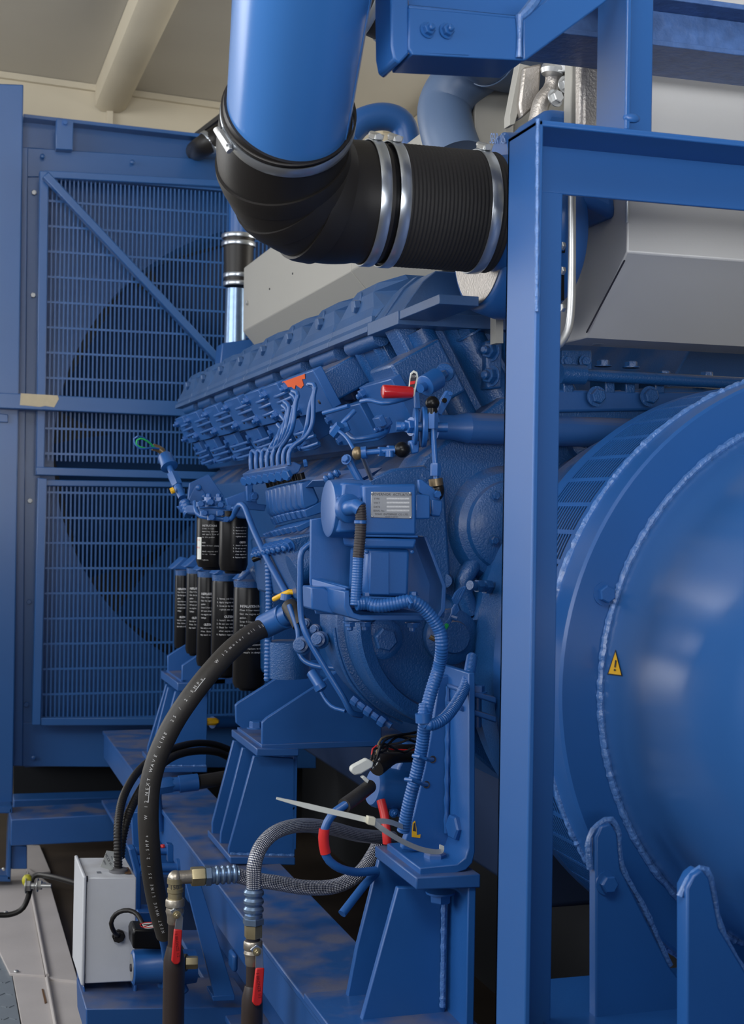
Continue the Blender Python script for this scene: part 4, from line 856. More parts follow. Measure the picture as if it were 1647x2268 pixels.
for k in range(8):
    x, y, Y = pk(k, 0, 0); 
    def q(px, py): return PY(px+x, py+y, Y)
    w_ = 0.026
    b = MB(); b.prism([q(664,1068), q(688,1062), q(708,1108), q(702,1118), q(676,1128), q(668,1118)], (0,w_,0)); b.build('pump_element', BLUE, fp, bev=0.003)
    b = MB(); b.prism([q(672,1130), q(712,1110), q(720,1122), q(714,1136), q(680,1146)], (0,w_-0.006,0)); b.build('element_flange', BLUE, fp, bev=0.0015)
    b = MB(); b.prism([q(654,1166), q(700,1146), q(706,1156), q(664,1178)], (0,w_-0.012,0)); b.build('guide_cap', BLUE, fp, bev=0.0015)
    b = MB(); b.cyl(q(668,1062), q(664,1048), 0.006, 12); b.build('delivery_stud', BLK, fp)
    bolt(q(640,1208)+Vector((0,0,0)), (-0.75,-0.5,-0.35), 0.0085, fp, BLUE, 'stud', name='fitting')
    b = MB(); b.tube([q(650,1215), q(662,1235), q(668,1260)], 0.0045, 8); b.build('tappet_rod', BLUE, fp)
MB().prism([PY(640,1190,1.985), PY(690,1180,1.985), PY(712,1150,1.985), PY(712,1330,1.985), PY(660,1330,1.985)], PY(570,1190,2.45)-PY(660,1185,1.985)).build('pump_body', CAST, fp, bev=0.004)
MB().cyl(PY(650,1268,1.96), PY(690,1250,1.96), 0.026, 24).build('drive_boss', CAST, fp)
# eight bent injection pipes rising from the bar to the manifold plates
ends = [((692,935), (694,880), (698,850), (684,850), 1.99), ((678,950), (686,900), (697,856), (682,852), 2.0), ((648,945), (655,890), (660,868), (648,866), 2.05), ((640,950), (650,905), (656,880), (645,872), 2.06), ((630,960), (638,920), (640,895), (630,890), 2.10), ((622,970), (632,930), (637,905), (626,898), 2.12), ((610,985), (622,950), (632,930), (622,920), 2.2), ((600,990), (615,965), (625,950), (615,940), 2.22)]
for k in range(8):
    f = k/7; bx, by, bY_ = 640-84*f, 1030+10*f, 2.0+0.40*f
    e0, e1_, e2_, e3_, eY = ends[k]
    P = [(bx, by, bY_), (bx-1, by-22, bY_), (bx+8-4*f, by-42, bY_), (e0[0]-14, e0[1]+30, (bY_+eY)/2), (e0[0], e0[1], eY), (e1_[0], e1_[1], eY), (e2_[0], e2_[1]+4, eY), (e3_[0], e3_[1], eY+0.02)]
    tag(TR(P, 5.2, 12).build('injection_pipe', BLUE), 'bent blue injection pipe rising from the clamp bar, '+['first from the right', 'second from the right', 'third from the right', 'fourth from the right', 'fourth from the left', 'third from the left', 'second from the left', 'first from the left'][k], 'pipe', 'injection pipes')
t = thing('rack_spring', 'small blue spring clips left of the governor on the dusty ledge', 'spring')
TR([(718,1064,1.90), (735,1054,1.90), (752,1046,1.90)], 8, 10, corr=0.25, pitch=0.008).build('coil', BLUE, t)
# support plates and mess left of the pump
ps = thing('filter_bracket', 'blue triangular bracket plate above the black fuel filters', 'bracket')
MB().pY([(420,1070), (462,1050), (495,1098), (488,1130), (414,1130)], 2.72, 0.010).build('rear_plate', BLUE, ps, bev=0.001)
MB().pY([(418,1108), (432,1078), (440,1072), (460,1100), (470,1128), (410,1132)], 2.68, 0.006).build('front_plate', BLUE, ps, bev=0.001)
for x, y in ((440,1080),(452,1100)): bY(x, y, 2.678, 7, ps, BLUE, 'dome')
t = thing('pump_support_bracket', 'flat blue arm reaching from the filter head to the injection pump', 'bracket')
MB().pY([(500,1104), (560,1082), (570,1116), (590,1118), (586,1132), (545,1128), (505,1120)], 2.50, 0.012).build('arm', BLUE, t, bev=0.001)
MB().pY([(545,1062), (575,1040), (582,1048), (560,1075), (556,1112), (548,1110)], 2.48, 0.012).build('hook_plate', BLUE, t, bev=0.001)
bY(562, 1100, 2.47, 8, t, BLUE, 'hex')
# temperature sender with green wire loop
sn = thing('temperature_sender', 'blue stack of hex fittings with a green wire loop in front of the radiator', 'sensor')
q0, q1 = PY(366,1012,2.72), PY(436,1180,2.60); dv = (q1-q0); Ld = dv.length; dn = dv.normalized()
MB().lathe(q0, dn, [(-0.004,0.012), (0.0,0.0145), (0.022,0.0145), (0.023,0.0165), (0.026,0.0165), (0.027,0.012)], 24).build('cap', BLUE, sn)
MB().cyl(q0+dn*0.024, q0+dn*0.045, 0.006, 14).build('neck', BLUE, sn)
MB().hexa(q0+dn*0.045, dn, 0.0115, 0.030).build('hex_body', BLUE, sn)
MB().cyl(q0+dn*0.074, q0+dn*0.105, 0.008, 14).build('stem', BLUE, sn)
b = MB(); 
b.lathe(q0+dn*0.115, dn, [(i*0.004, 0.0095+(0.0015 if i % 2 else 0)) for i in range(9)], 16); b.build('ribbed_sleeve', BLUE, sn)
TR([(338,990,2.72), (356,996,2.72), (364,1008,2.72)], 8, 12).build('rubber_boot', TARN, sn)
TR([(352,994,2.71), (335,992,2.70), (312,994,2.69), (299,984,2.69), (296,973,2.69), (305,966,2.69), (322,972,2.70), (336,985,2.71), (345,994,2.71)], 2.2, 8).build('blue_wire', BLUE, sn)
TR([(340,990,2.715), (325,993,2.70), (306,988,2.69), (300,978,2.69), (312,971,2.69), (330,980,2.70), (342,992,2.71)], 2.0, 8).build('green_wire', GRN, sn)
MB().cyl(PY(385,1085,2.66), PY(378,1088,2.66), 0.006, 10).build('yellow_tag', YEL, sn)
# ================================================================== FILTERS
def filt(Yc, px_, ytop, ybot, rpx, name, label, txt_side, prt=True):
    c = PY(px_, ybot, Yc); top_ = PY(px_, ytop, Yc); r = rad(rpx, c); H = top_.z-c.z
    o = MB().lathe(Vector((c.x,c.y,c.z)), (0,0,1), [(0,r*0.55), (0.004,r*0.62), (0.006,r*0.88), (0.016,r), (H-0.004,r), (H,r*0.97)], 48).build(name, BLK)
    tag(o, label, 'filter'); return o, Vector((c.x,c.y,c.z)), r, H
def label_on(o, c, r, z0, rows, a0, a1, m=LBL, h=0.0035, name='printing'):
    b = MB(); random.seed(int(c.x*1000+z0*1000))
    for i, ln in enumerate(rows):
        z = z0-i*h*1.75; hh = h*(1.5 if ln.isupper() and len(ln) > 5 else 1.0)
        n = len(ln); a = a0; da = (a1-a0)/26.0*(1.25 if hh > h else 1.0)
        for ch in ln:
            if ch != ' ':
                d = Vector((cos(a), sin(a), 0)); ex = Vector((-sin(a), cos(a), 0)); text(b, ch, c+d*(r+0.0004)+Vector((0,0,z)), ex, (0,0,1), hh*1.1)
            a += da
    o2 = b.build(name, m, o); return o2
INS = ['INSTRUCTIONS', 'Clean filter', 'mounting surface', 'and apply film of oil', 'to the gasket', '', 'NOTE', 'when filter changing', '', 'check engine oil and', 'fit on  filter', '', 'tighten']
INS2 = ['1. Remove old filter', '2. Apply engine oil', '3. Screw on by hand', '   tighten one turn', '', '       CAUTION', '1. Install the element', '2. Do not use tools', '3. Check for leaks', '   after engine start', '4. Replace regularly']
BIG = ['INSTALLATION INSTRUCTIONS', 'Clean filter mounting surface', 'Coat the engine oil to filter', 'gasket.', 'Screw filter on and tighten', '3/4 turn after gasket touches', 'run engine and check for', 'leakage.', '', '    CAUTION', 'Use only a recommended oil', 'filter. Failure to do so', 'may result in damage']
ang = lambda dx: -pi/2-0.10+dx
f_, c, r, H = filt(2.62, 470, 1130, 1262, 36, 'fuel_filter', 'short black fuel filter with a white sticker, left of the front pair', 0)
label_on(f_, c, r, H*0.74, INS, ang(-0.75), ang(0.9), h=0.0030)
b = MB(); 
for i in range(6):
    a = -pi/2-1.35+i*0.07; a2 = a+0.07
    b.prism([c+Vector((cos(a)*(r+.0003), sin(a)*(r+.0003), H*0.18)), c+Vector((cos(a2)*(r+.0003), sin(a2)*(r+.0003), H*0.18)), c+Vector((cos(a2)*(r+.0003), sin(a2)*(r+.0003), H*0.55)), c+Vector((cos(a)*(r+.0003), sin(a)*(r+.0003), H*0.55))], (-0.0002,-0.0004,0))
st = b.build('sticker', WHT, f_)
label_on(st, c, r+0.0007, H*0.50, ['0 1 3', '', 'FF 52'], -pi/2-1.32, -pi/2+0.2, m=RED, h=0.004, name='sticker_print')
f_, c, r, H = filt(2.48, 516, 1132, 1270, 32, 'fuel_filter', 'short black fuel filter with grey printing, right of the front pair', 0)
label_on(f_, c, r, H*0.74, INS2, ang(-0.1), ang(1.3), h=0.0030)
XO = 0.62
specs = [(550,1300,1528,36,2.70,'nearest of the five'), (497,1286,1500,31,2.90,'second nearest'), (459,1278,1480,25,3.06,'middle of the five'), (432,1270,1452,22,3.20,'second from the far end'), (403,1274,1440,18,3.36,'farthest left')]
for i, (x, yt, yb, rp, Yc, nm) in enumerate(specs):
    f_, c, r, H = filt(Yc, x, yt, yb, rp, 'oil_filter', 'tall black oil filter with white printing, '+nm+' in the lower row', 0)
    f_['group'] = 'oil filters in the lower row'
    label_on(f_, c, r, H*0.82, BIG if i != 1 else INS2, ang(-0.7), ang(1.05), h=0.0042)
    h_ = thing('filter_mount', 'blue cast head on top of the black oil filter, '+nm, 'filter head', 'heads of the oil filters')
    MB().lathe(c+Vector((0,0,H)), (0,0,1), [(0,r*0.98), (0.012,r*1.02), (0.016,r*0.8), (0.03,r*0.6)], 28).build('cap', CAST, h_)
    MB().prism([PY(x-24,yt-14,Yc-0.02), PY(x+4,yt-40,Yc-0.02), PY(x+26,yt-34,Yc-0.02), PY(x+30,yt-10,Yc-0.02)], (0,0.06,0)).build('shoulder', BLUE, h_, bev=0.003)
hd = thing('fuel_filter_manifold', 'blue filter head with looping pipes and banjo bolts over the fuel filters', 'filter head')
MB().prism([PY(436,1118,2.50), PY(548,1122,2.44), PY(550,1150,2.44), PY(438,1140,2.50)], (0,0.12,0)).build('head', BLUE, hd, bev=0.004)
MB().pY([(392,1122), (432,1108), (436,1120), (402,1136)], 2.64, 0.01).build('arm', BLUE, hd, bev=0.001)
TR([(432,1112,2.50), (434,1130,2.47), (442,1142,2.46), (460,1146,2.45), (500,1150,2.43), (515,1146,2.42), (522,1124,2.41), (532,1118,2.41)], 5.5, 12).build('loop_pipe', BLUE, hd)
TR([(445,1122,2.46), (470,1122,2.44), (500,1124,2.43), (520,1126,2.42)], 5, 12).build('loop_pipe', BLUE, hd)
for x, y in ((452,1136),(468,1146),(488,1136),(500,1150),(444,1116),(466,1112),(488,1118),(506,1124)):
    MB().cyl(PY(x,y-4,2.435), PY(x,y+6,2.435), 0.0075, 14).build('banjo', BLUE, hd); bY(x, y, 2.425, 7, hd, BLUE, 'plain')
for x in (462, 484): bolt(PY(x,1110,2.46), (0,0,1), 0.008, hd, BLUE, 'stud')
# long thin pipes
pipe([(520,1134,2.40), (530,1118,2.38), (542,1124,2.36), (560,1170,2.30), (590,1235,2.20), (620,1290,2.10), (645,1335,2.02)], 7, 'drain_pipe', 'blue pipe sloping down from the fuel filter head to the brown black sleeve')
pipe([(690,1203,1.86), (668,1222,1.86), (665,1270,1.86), (666,1360,1.86), (680,1410,1.85), (720,1480,1.84), (760,1545,1.83), (778,1578,1.83), (800,1584,1.84)], 7, 'return_pipe', 'long blue pipe running down left of the governor bracket')
pipe([(640,1340,1.98), (660,1400,1.96), (659,1430,1.95), (670,1460,1.94), (700,1475,1.92), (745,1480,1.90)], 6, 'bypass_pipe', 'blue pipe looping under the brown black sleeve')
pipe([(700,1505,1.92), (715,1540,1.90), (735,1565,1.88), (765,1575,1.86)], 4.5, 'oil_drain_pipe', 'thin shiny blue pipe along the foot of the gear case')
pipe([(560,1240,2.35), (600,1225,2.33), (625,1215,2.30)], 6, 'dark_link_pipe', 'dark pipe behind the sloping drain pipe', m=BLK)
t = thing('dark_sleeve', 'short brown black rubber sleeve on the sloping pipe left of the bracket', 'hose')
TR([(640,1340,2.0), (655,1365,1.98), (665,1385,1.97)], 18, 20).build('sleeve', TARN if False else HOSE, t)
yh = thing('yellow_valve_lever', 'small yellow valve lever behind the sloping blue pipe', 'valve handle')
TR([(607,1327,2.06), (625,1318,2.04), (645,1309,2.03), (652,1312,2.03)], 6, 12).build('lever', YEL, yh)
MB().cyl(PY(632,1330,2.03), PY(634,1316,2.03), 0.008, 14).build('hub', BLUE, yh)
t = thing('drain_fitting', 'cluster of round blue fittings left of the gear case drum', 'pipe fitting')
for x, y, r1, L1, Y in ((672,1430,17,0.03,1.93), (710,1418,16,0.03,1.86), (700,1395,10,0.02,1.90), (680,1382,10,0.02,1.93)):
    p = PY(x, y, Y); MB().lathe(p, (-0.5,-1,0.15), [(0,rad(r1*1.2,p)), (0.006,rad(r1*1.25,p)), (0.008,rad(r1,p)), (L1*0.7,rad(r1,p)), (L1*0.72,rad(r1*0.7,p)), (L1,rad(r1*0.7,p))], 24).build('fitting', CAST, t)
t = thing('drain_valve', 'row of blue nuts and brass-like valves beneath the gear case drum', 'pipe fitting')
a_, c_ = PY(780,1548,1.78), PY(850,1600,1.75)
for k_ in range(5):
    p = a_.lerp(c_, k_/4.6); MB().hexa(p, c_-a_, (0.0065, 0.005, 0.007, 0.005, 0.0075)[k_], 0.009).build('nut', BLUE, t)
MB().tube([a_, c_+Vector((0.01,0,-0.005))], 0.0045, 10, smooth=False).build('stem', BLUE, t)
t = thing('oil_pipe_stub', 'blue hose end with crimped collar below the gear case left side', 'pipe fitting')
MB().tube(T([(690,1490,1.90), (712,1525,1.88)]), 0.0075, 16, smooth=False).build('stub', BLUE, t); MB().tube(T([(706,1516,1.882), (712,1526,1.88)]), 0.0092, 16, smooth=False).build('collar', BLUE, t)
# black heater hose with white lettering
bh = thing('black_rubber_hose', 'thick black rubber hose with white lettering curving down the left side', 'hose')
HP = [(592,1388,2.08), (560,1402,2.06), (515,1436,2.03), (468,1486,2.01), (425,1540,2.0), (385,1600,2.0), (352,1668,2.0), (333,1735,2.0), (328,1800,2.0), (331,1870,2.01), (338,1940,2.03), (350,2005,2.05), (368,2070,2.07)]
MB().tube(T(HP), 0.0148, 28).build('hose', HOSE, bh)
bl = MB(); HQ = T(HP); LN = []
for i in range(len(HQ)-1):
    E = [HQ[max(0,i-1)], HQ[i], HQ[i+1], HQ[min(len(HQ)-1,i+2)]]
    for j in range(20):
        t_ = j/20; LN.append(0.5*((2*E[1])+(E[2]-E[0])*t_+(2*E[0]-5*E[1]+4*E[2]-E[3])*t_*t_+(3*E[1]-E[0]-3*E[2]+E[3])*t_**3))
def along(d):
    acc = 0
    for i in range(len(LN)-1):
        s_ = (LN[i+1]-LN[i]).length
        if acc+s_ > d: return LN[i].lerp(LN[i+1], (d-acc)/s_), (LN[i+1]-LN[i]).normalized()
        acc += s_
    return LN[-1], (LN[-1]-LN[-2]).normalized()
tot = sum((LN[i+1]-LN[i]).length for i in range(len(LN)-1))
def hose_text(s_, d0, step, size):
    for i, ch in enumerate(s_):
        if ch == ' ': continue
        p, tg = along(d0-i*step); vw = (CP-p).normalized(); tg = -tg
        nn = (vw-tg*vw.dot(tg)).normalized(); up2 = nn.cross(tg)
        nn2 = (nn*0.97+up2*0.2).normalized(); text(bl, ch, p+nn2*0.0150, tg, nn2.cross(tg), size)
hose_text('NEXT WAVE LINE  25 / 2.5MPa    W 12', tot*0.58, 0.0066, 0.0062)
hose_text('NEXT WAVE LINE 25 / 2.5MPa   W 12', tot*0.97, 0.0066, 0.0062)
hose_text('motor oil 25', tot*0.17, 0.0066, 0.0060)
for d0, d1 in ((0.27,0.31), (0.56,0.60)):
    pts = []
    for i in range(6):
        p, tg = along(tot*(d0+(d1-d0)*i/5)); vw = (CP-p).normalized(); nn = (vw-tg*vw.dot(tg)).normalized(); pts.append(p+nn*0.0147)
    bl.tube(pts, 0.0006, 6, smooth=False)
lo_ = bl.build('lettering', LBL, bh); lo_['label'] = 'white printed lettering'
t = thing('hose_socket', 'blue steel socket where the black rubber hose enters the engine', 'pipe fitting')
MB().tube(T([(584,1388,2.08), (628,1366,2.05)]), 0.0185, 28, smooth=False).build('socket', BLUE, t); MB().tube(T([(622,1369,2.05), (640,1360,2.04)]), 0.0155, 24, smooth=False).build('neck', BLUE, t)
MB().lathe(PY(628,1366,2.05), PY(640,1360,2.04)-PY(628,1366,2.05), [(0,0.0195), (0.004,0.0195)], 28).build('rim', BLUE, t)
t = thing('ribbed_loom', 'vertical blue ribbed loom tube behind the black filters', 'conduit')
TR([(594,1245,2.25), (596,1330,2.25), (594,1420,2.25), (592,1508,2.25)], 8, 12, corr=0.09, pitch=0.006).build('loom', BLUE, t)
t = thing('cooler_housing', 'dark blue cast housing between the filters and the gear case', 'engine part')
MB().pY([(592,1262), (620,1240), (720,1300), (735,1490), (640,1510), (596,1500)], 2.60, 0.12).build('housing', CAST, t, bev=0.01)
MB().cyl(PY(640,1420,2.25), PY(640,1500,2.25), 0.035, 28).build('canister', CAST, t)
MB().pY([(556,1262), (582,1245), (604,1300), (600,1420), (588,1420), (584,1310)], 2.62, 0.03).build('rib', CAST, t, bev=0.008)
# ================================================================== SKID, PEDESTALS AND ENGINE FEET
ZR = 0.438; XR0, XR1 = 0.454, 0.585
rl = thing('skid_rail', 'long dusty blue base rail running under the engine pedestals', 'rail')
b = MB(); b.box(XR0, XR1, 1.40, 3.95, ZR-0.010, ZR); b.box(XR0+0.004, XR0+0.012, 1.40, 3.95, ZR-0.075, ZR-0.010); b.box(XR0, XR1, 1.40, 3.95, ZR-0.20, ZR-0.19); b.box(XR0+0.06, XR0+0.07, 1.40, 3.95, ZR-0.19, ZR-0.01); b.build('rail', BLUED, rl, bev=0.002)
b = MB()
for Y in (1.75, 2.15, 2.55, 3.05): b.box(XR0-0.004, XR0+0.005, Y, Y+0.035, ZR-0.10, ZR-0.073)
b.build('lug', BLUE, rl, bev=0.004)
for Y in (1.6,2.6,3.6): MB().box(XR0+0.02, XR1-0.02, Y, Y+0.08, 0.0, ZR-0.198).build('support_block', BLUED, rl)
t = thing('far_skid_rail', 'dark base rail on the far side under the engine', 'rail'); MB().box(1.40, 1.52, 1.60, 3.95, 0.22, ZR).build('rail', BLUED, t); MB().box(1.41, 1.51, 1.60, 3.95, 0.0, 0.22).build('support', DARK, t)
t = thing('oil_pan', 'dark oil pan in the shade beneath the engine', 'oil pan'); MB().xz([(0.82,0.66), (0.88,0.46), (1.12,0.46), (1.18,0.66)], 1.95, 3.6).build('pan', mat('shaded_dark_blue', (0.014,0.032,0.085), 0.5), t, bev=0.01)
MB().prism([(0.95,1.7,0.0), (1.38,1.7,0.0), (1.38,1.7,0.655), (0.95,1.7,0.455)], (0,0.02,0)) if False else None
t = thing('engine_shade_backing', 'added dark sheet standing in for the shade under the engine', 'plate'); MB().box(1.19, 1.20, 1.9, 4.6, 0.0, 0.70).build('plate', DARK, t)  # not a skid part: near-black sheet that paints in the shaded void
def fY(b, pp, Y, t): return b.pY(pp, Y, t)
def ped(label, plate, Yf, t_, ribs, right, base, X_, welds):
    p = thing('mounting_pedestal', label, 'pedestal', 'engine mounting pedestals')
    MB().pY(plate, Yf, t_).build('top_plate', BLUED, p, bev=0.0018)
    for pp, Y, w in ribs: MB().pY(pp, Y, w).build('rib', BLUE, p, bev=0.0015)
    if right:
        MB().box(X_, X_+0.010, right[0], right[1], right[2], right[3]).build('side_plate', BLUE, p, bev=0.0015)
    if base: MB().pY(base[0], base[1], base[2]).build('base_plate', BLUED, p, bev=0.002)
    for pp, px in welds: 
        P = T(pp); P2 = [P[0].lerp(P[-1], i/40) for i in range(41)]; random.seed(len(pp)+int(px)); rs = [random.uniform(.8,1.25) for _ in range(42)]
        MB().tube(P2, rad(px, P[0]), 8, smooth=False, rf=lambda q: rs[int(q*40)]).build('weld_bead', WELD if px > 3.5 else BLUE, p)
    return p
XP = PY(1035, 2050, 1.552).x; zb = PY(921,1971,1.547).z
p1 = ped('near blue pedestal under the plate with the hex bolt, left of the post', [(921,1943), (1064,1936), (1064,1967), (921,1971)], 1.547, 0.16,
    [([(881,1966), (990,1966), (984,2345), (780,2345), (790,2300)], 1.612, 0.010), ([(839,1904), (960,1914), (960,2330), (765,2330), (768,2215), (790,2100)], 1.695, 0.010)],
    (1.552, 1.70, ZR+0.001, zb), None, XP, [([(983,1975,1.608), (979,2230,1.608)], 6)])
MB().box(PY(765,2300,1.6).x-0.02, XP+0.02, 1.545, 1.72, ZR, ZR+0.010).build('base_plate', BLUED, p1, bev=0.0015)
bolt(PY(975,1974,1.59), (0,0,-1), 0.013, p1, BLUE, 'hex')
p2 = ped('middle blue pedestal standing on the dusty base rail', [(568,1657), (662,1659), (662,1675), (568,1675)], 2.387, 0.215,
    [([(562,1674), (657,1680), (653,1897), (507,1894), (506,1880)], 2.42, 0.010), ([(537,1656), (600,1660), (600,1885), (488,1874), (489,1845)], 2.50, 0.010), ([(517,1640), (590,1650), (590,1860), (470,1852), (470,1822)], 2.58, 0.010)],
    None, ([(509,1897), (654,1899), (654,1917), (510,1914)], 2.40, 0.21), 0, [([(510,1892,2.415), (650,1896,2.415)], 4.2)])
xq = PY(652, 1800, 2.42).x; MB().box(xq-0.004, xq+0.004, 2.42, 2.60, ZR+0.018, PY(568,1675,2.387).z).build('side_plate', BLUE, p2, bev=0.001)
p3 = ped('far blue pedestal partly behind the black rubber hose', [(393,1512), (468,1512), (468,1531), (393,1531)], 3.137, 0.24,
    [([(388,1531), (460,1533), (457,1699), (345,1699), (346,1690)], 3.17, 0.012), ([(372,1522), (420,1524), (420,1690), (333,1690), (334,1670)], 3.27, 0.012), ([(368,1515), (400,1518), (400,1680), (326,1680), (327,1655)], 3.35, 0.012)],
    None, ([(345,1699), (459,1699), (459,1711), (346,1711)], 3.15, 0.22), 0, [([(348,1697,3.165), (456,1698,3.165)], 3.6)])
# near engine foot (bent L bracket)
ft = thing('engine_mount_bracket', 'blue bent bracket with weld seam and two hex bolts on the near pedestal', 'bracket')
MB().pY([(929,1940), (1008,1935), (1032,1927), (1046,1912), (1052,1888), (1052,1490), (1037,1490), (1037,1878), (1030,1900), (1012,1914), (929,1922)], 1.560, 0.125).build('bent_plate', BLUE, ft, bev=0.0015, ang=50)
MB().pY([(972,1500), (1002,1492), (1000,1896), (890,1882), (893,1868), (915,1805), (940,1700), (958,1600)], 1.628, 0.012).build('gusset', BLUE, ft, bev=0.002)
P = T([(992,1520,1.624), (990,1700,1.624), (988,1845,1.624)]); MB().tube(P, 0.0032, 8, rf=lambda q: 1+0.25*sin(q*230)).build('weld_bead', BLUE, ft)
p = PY(1024, 1830, 1.60); bolt(p, (-1,-0.15,0), 0.0155, ft, BLUE, 'hex', spin=0.5)
bolt(PY(963,1914,1.60), (0,0,1), 0.0135, ft, BLUED, 'hex', spin=0.2)
for x, y in ((958,1682),(944,1738)): 
    b = MB(); b.lathe(PY(x,y,1.6275), (0,-1,0), [(0,0.0045), (0.0008,0.0042), (0.0006,0.003), (0.0,0.003)], 20); b.build('tie_hole', INK, ft)
b = MB(); b.pY([(912,1842), (914,1822), (919,1818), (922,1835), (923,1850), (931,1848), (930,1856), (912,1854)], 1.6272, 0.0006); o = b.build('chipped_paint', YEL, ft); o['label'] = 'yellow chip in the blue paint'
b = MB(); b.pY([(914,1840), (916,1824), (919,1822), (921,1842)], 1.6268, 0.0004); b.build('chip_core', INK, ft)
cl = thing('pipe_clamp_bars', 'two dusty horizontal clamp bars with bolts left of the post', 'clamp')
for pp in ([(1020,1524), (1100,1545), (1100,1560), (1020,1534)], [(1018,1562), (1100,1588), (1100,1602), (1018,1574)]): MB().pY(pp, 1.575, 0.05).build('bar', BLUED, cl, bev=0.002)
bolt(PY(1056,1534,1.59), (0,0,1), 0.009, cl, BLUE, 'hex'); MB().cyl(PY(1057,1540,1.60), PY(1057,1610,1.60), 0.005, 12).build('rod', BLUE, cl)
# middle engine foot
mf = thing('engine_mount_bracket', 'blue open channel foot with slanted gussets on the middle pedestal', 'bracket')
MB().pY([(580,1656), (580,1600), (590,1590), (696,1521), (752,1483), (800,1500), (845,1600), (845,1655)], 2.40, 0.010).build('gusset', BLUE, mf, bev=0.0018)
MB().pY([(523,1602), (521,1562), (527,1556), (615,1500), (672,1464), (760,1460), (760,1640), (565,1636)], 2.585, 0.010).build('gusset', BLUE, mf, bev=0.0018)
zf = PY(580,1656,2.40).z; x0f = PY(580,1656,2.40).x; MB().box(x0f-0.002, x0f+0.35, 2.395, 2.60, zf-0.004, zf+0.006).build('floor_plate', BLUED, mf, bev=0.001)
bolt(PY(567,1613,2.50), (0,0,1), 0.0125, mf, BLUE, 'hex')
ff = thing('engine_mount_bracket', 'small blue channel foot with two gussets on the far pedestal', 'bracket')
MB().pY([(403,1516), (403,1474), (452,1441), (500,1430), (500,1516)], 3.15, 0.012).build('gusset', BLUE, ff, bev=0.0018)
MB().pY([(372,1497), (371,1453), (416,1423), (470,1420), (470,1505)], 3.34, 0.012).build('gusset', BLUE, ff, bev=0.0018)
z3 = PY(403,1514,3.15).z; x3 = PY(403,1514,3.15).x; MB().box(x3-0.002, x3+0.3, 3.15, 3.36, z3-0.002, z3+0.008).build('floor_plate', BLUED, ff)
# ================================================================== STARTER, CABLES
sm = thing('starter_motor', 'blue starter motor drum low behind the near foot bracket', 'motor')
a_, c_ = PY(824,1742,1.80), PY(905,1752,1.805); r_ = rad(45, a_)
MB().lathe(a_, c_-a_, [(0,r_*0.88), (0.004,r_*0.97), (0.008,r_), (0.052,r_), (0.054,r_*1.08), (0.066,r_*1.08), (0.12,r_*1.08)], 40).build('drum', BLUE, sm)
MB().pY([(868,1790), (880,1700), (905,1650), (930,1650), (920,1820), (880,1810)], 1.80, 0.03).build('flange', BLUE, sm, bev=0.004)
bY(872, 1800, 1.79, 8, sm, BLUE, 'stud')
bc = thing('battery_cable', 'blue battery cable loop with red tape and black sleeve', 'cable')
TR([(768,1780,1.66), (738,1802,1.66), (720,1832,1.66), (716,1868,1.66), (724,1900,1.66), (750,1922,1.66), (790,1932,1.67), (832,1928,1.68)], 9.5, 16).build('cable', BLUE, bc)
MB().tube(T([(762,1784,1.66), (790,1764,1.68), (818,1742,1.72)]), rad(16, PY(790,1764,1.68)), 18).build('black_sleeve', HOSE, bc)
TR([(718,1836,1.66), (716,1862,1.66), (721,1890,1.66)], 12, 16).build('red_tape', RED, bc)
t = thing('red_taped_cable', 'red taped cable running down behind the white cable tie', 'cable')
TR([(843,1772,1.72), (852,1810,1.71), (856,1850,1.70), (857,1868,1.70)], 10, 16).build('tape', RED, t)
pipe([(835,1930,1.70), (805,1962,1.68), (757,2024,1.66)], 9.5, 'drain_tube', 'short blue tube end pointing down beside the near pedestal', smooth=False)
wl = thing('starter_wires', 'tangle of black wires with white plug connectors above the starter motor', 'wires')
random.seed(5)
for k_, mt in enumerate((HOSE, BLK, BLK, HOSE, TARN, HOSE, RED, BLK, WHT, HOSE, BLK)):
    P = [(915+random.uniform(-10,8), 1630+random.uniform(-15,40), 1.74), (880+random.uniform(-15,15), 1640+random.uniform(-20,30), 1.73), (850+random.uniform(-10,10), 1650+random.uniform(-15,20), 1.72), (838+random.uniform(-12,8), 1668+random.uniform(-15,20), 1.71), (825+random.uniform(-8,8), 1690+random.uniform(-10,15), 1.71)]
    TR(P, 2.6 if mt not in (RED, WHT) else 1.6, 8).build('wire', mt, wl)
MB().pY([(778,1700), (782,1696), (812,1680), (828,1688), (826,1700), (800,1715), (786,1718), (776,1708)], 1.705, 0.010).build('white_plug', WHT, wl, bev=0.002)
MB().pY([(800,1722), (806,1718), (818,1728), (814,1736)], 1.705, 0.008).build('white_plug', WHT, wl, bev=0.001)
MB().tube(T([(832,1700,1.74), (870,1672,1.76), (915,1668,1.77)]), 0.012, 14).build('black_boot', RUB, wl)
ct = thing('white_cable_tie', 'long white nylon cable tie sticking out across the near foot', 'cable tie')
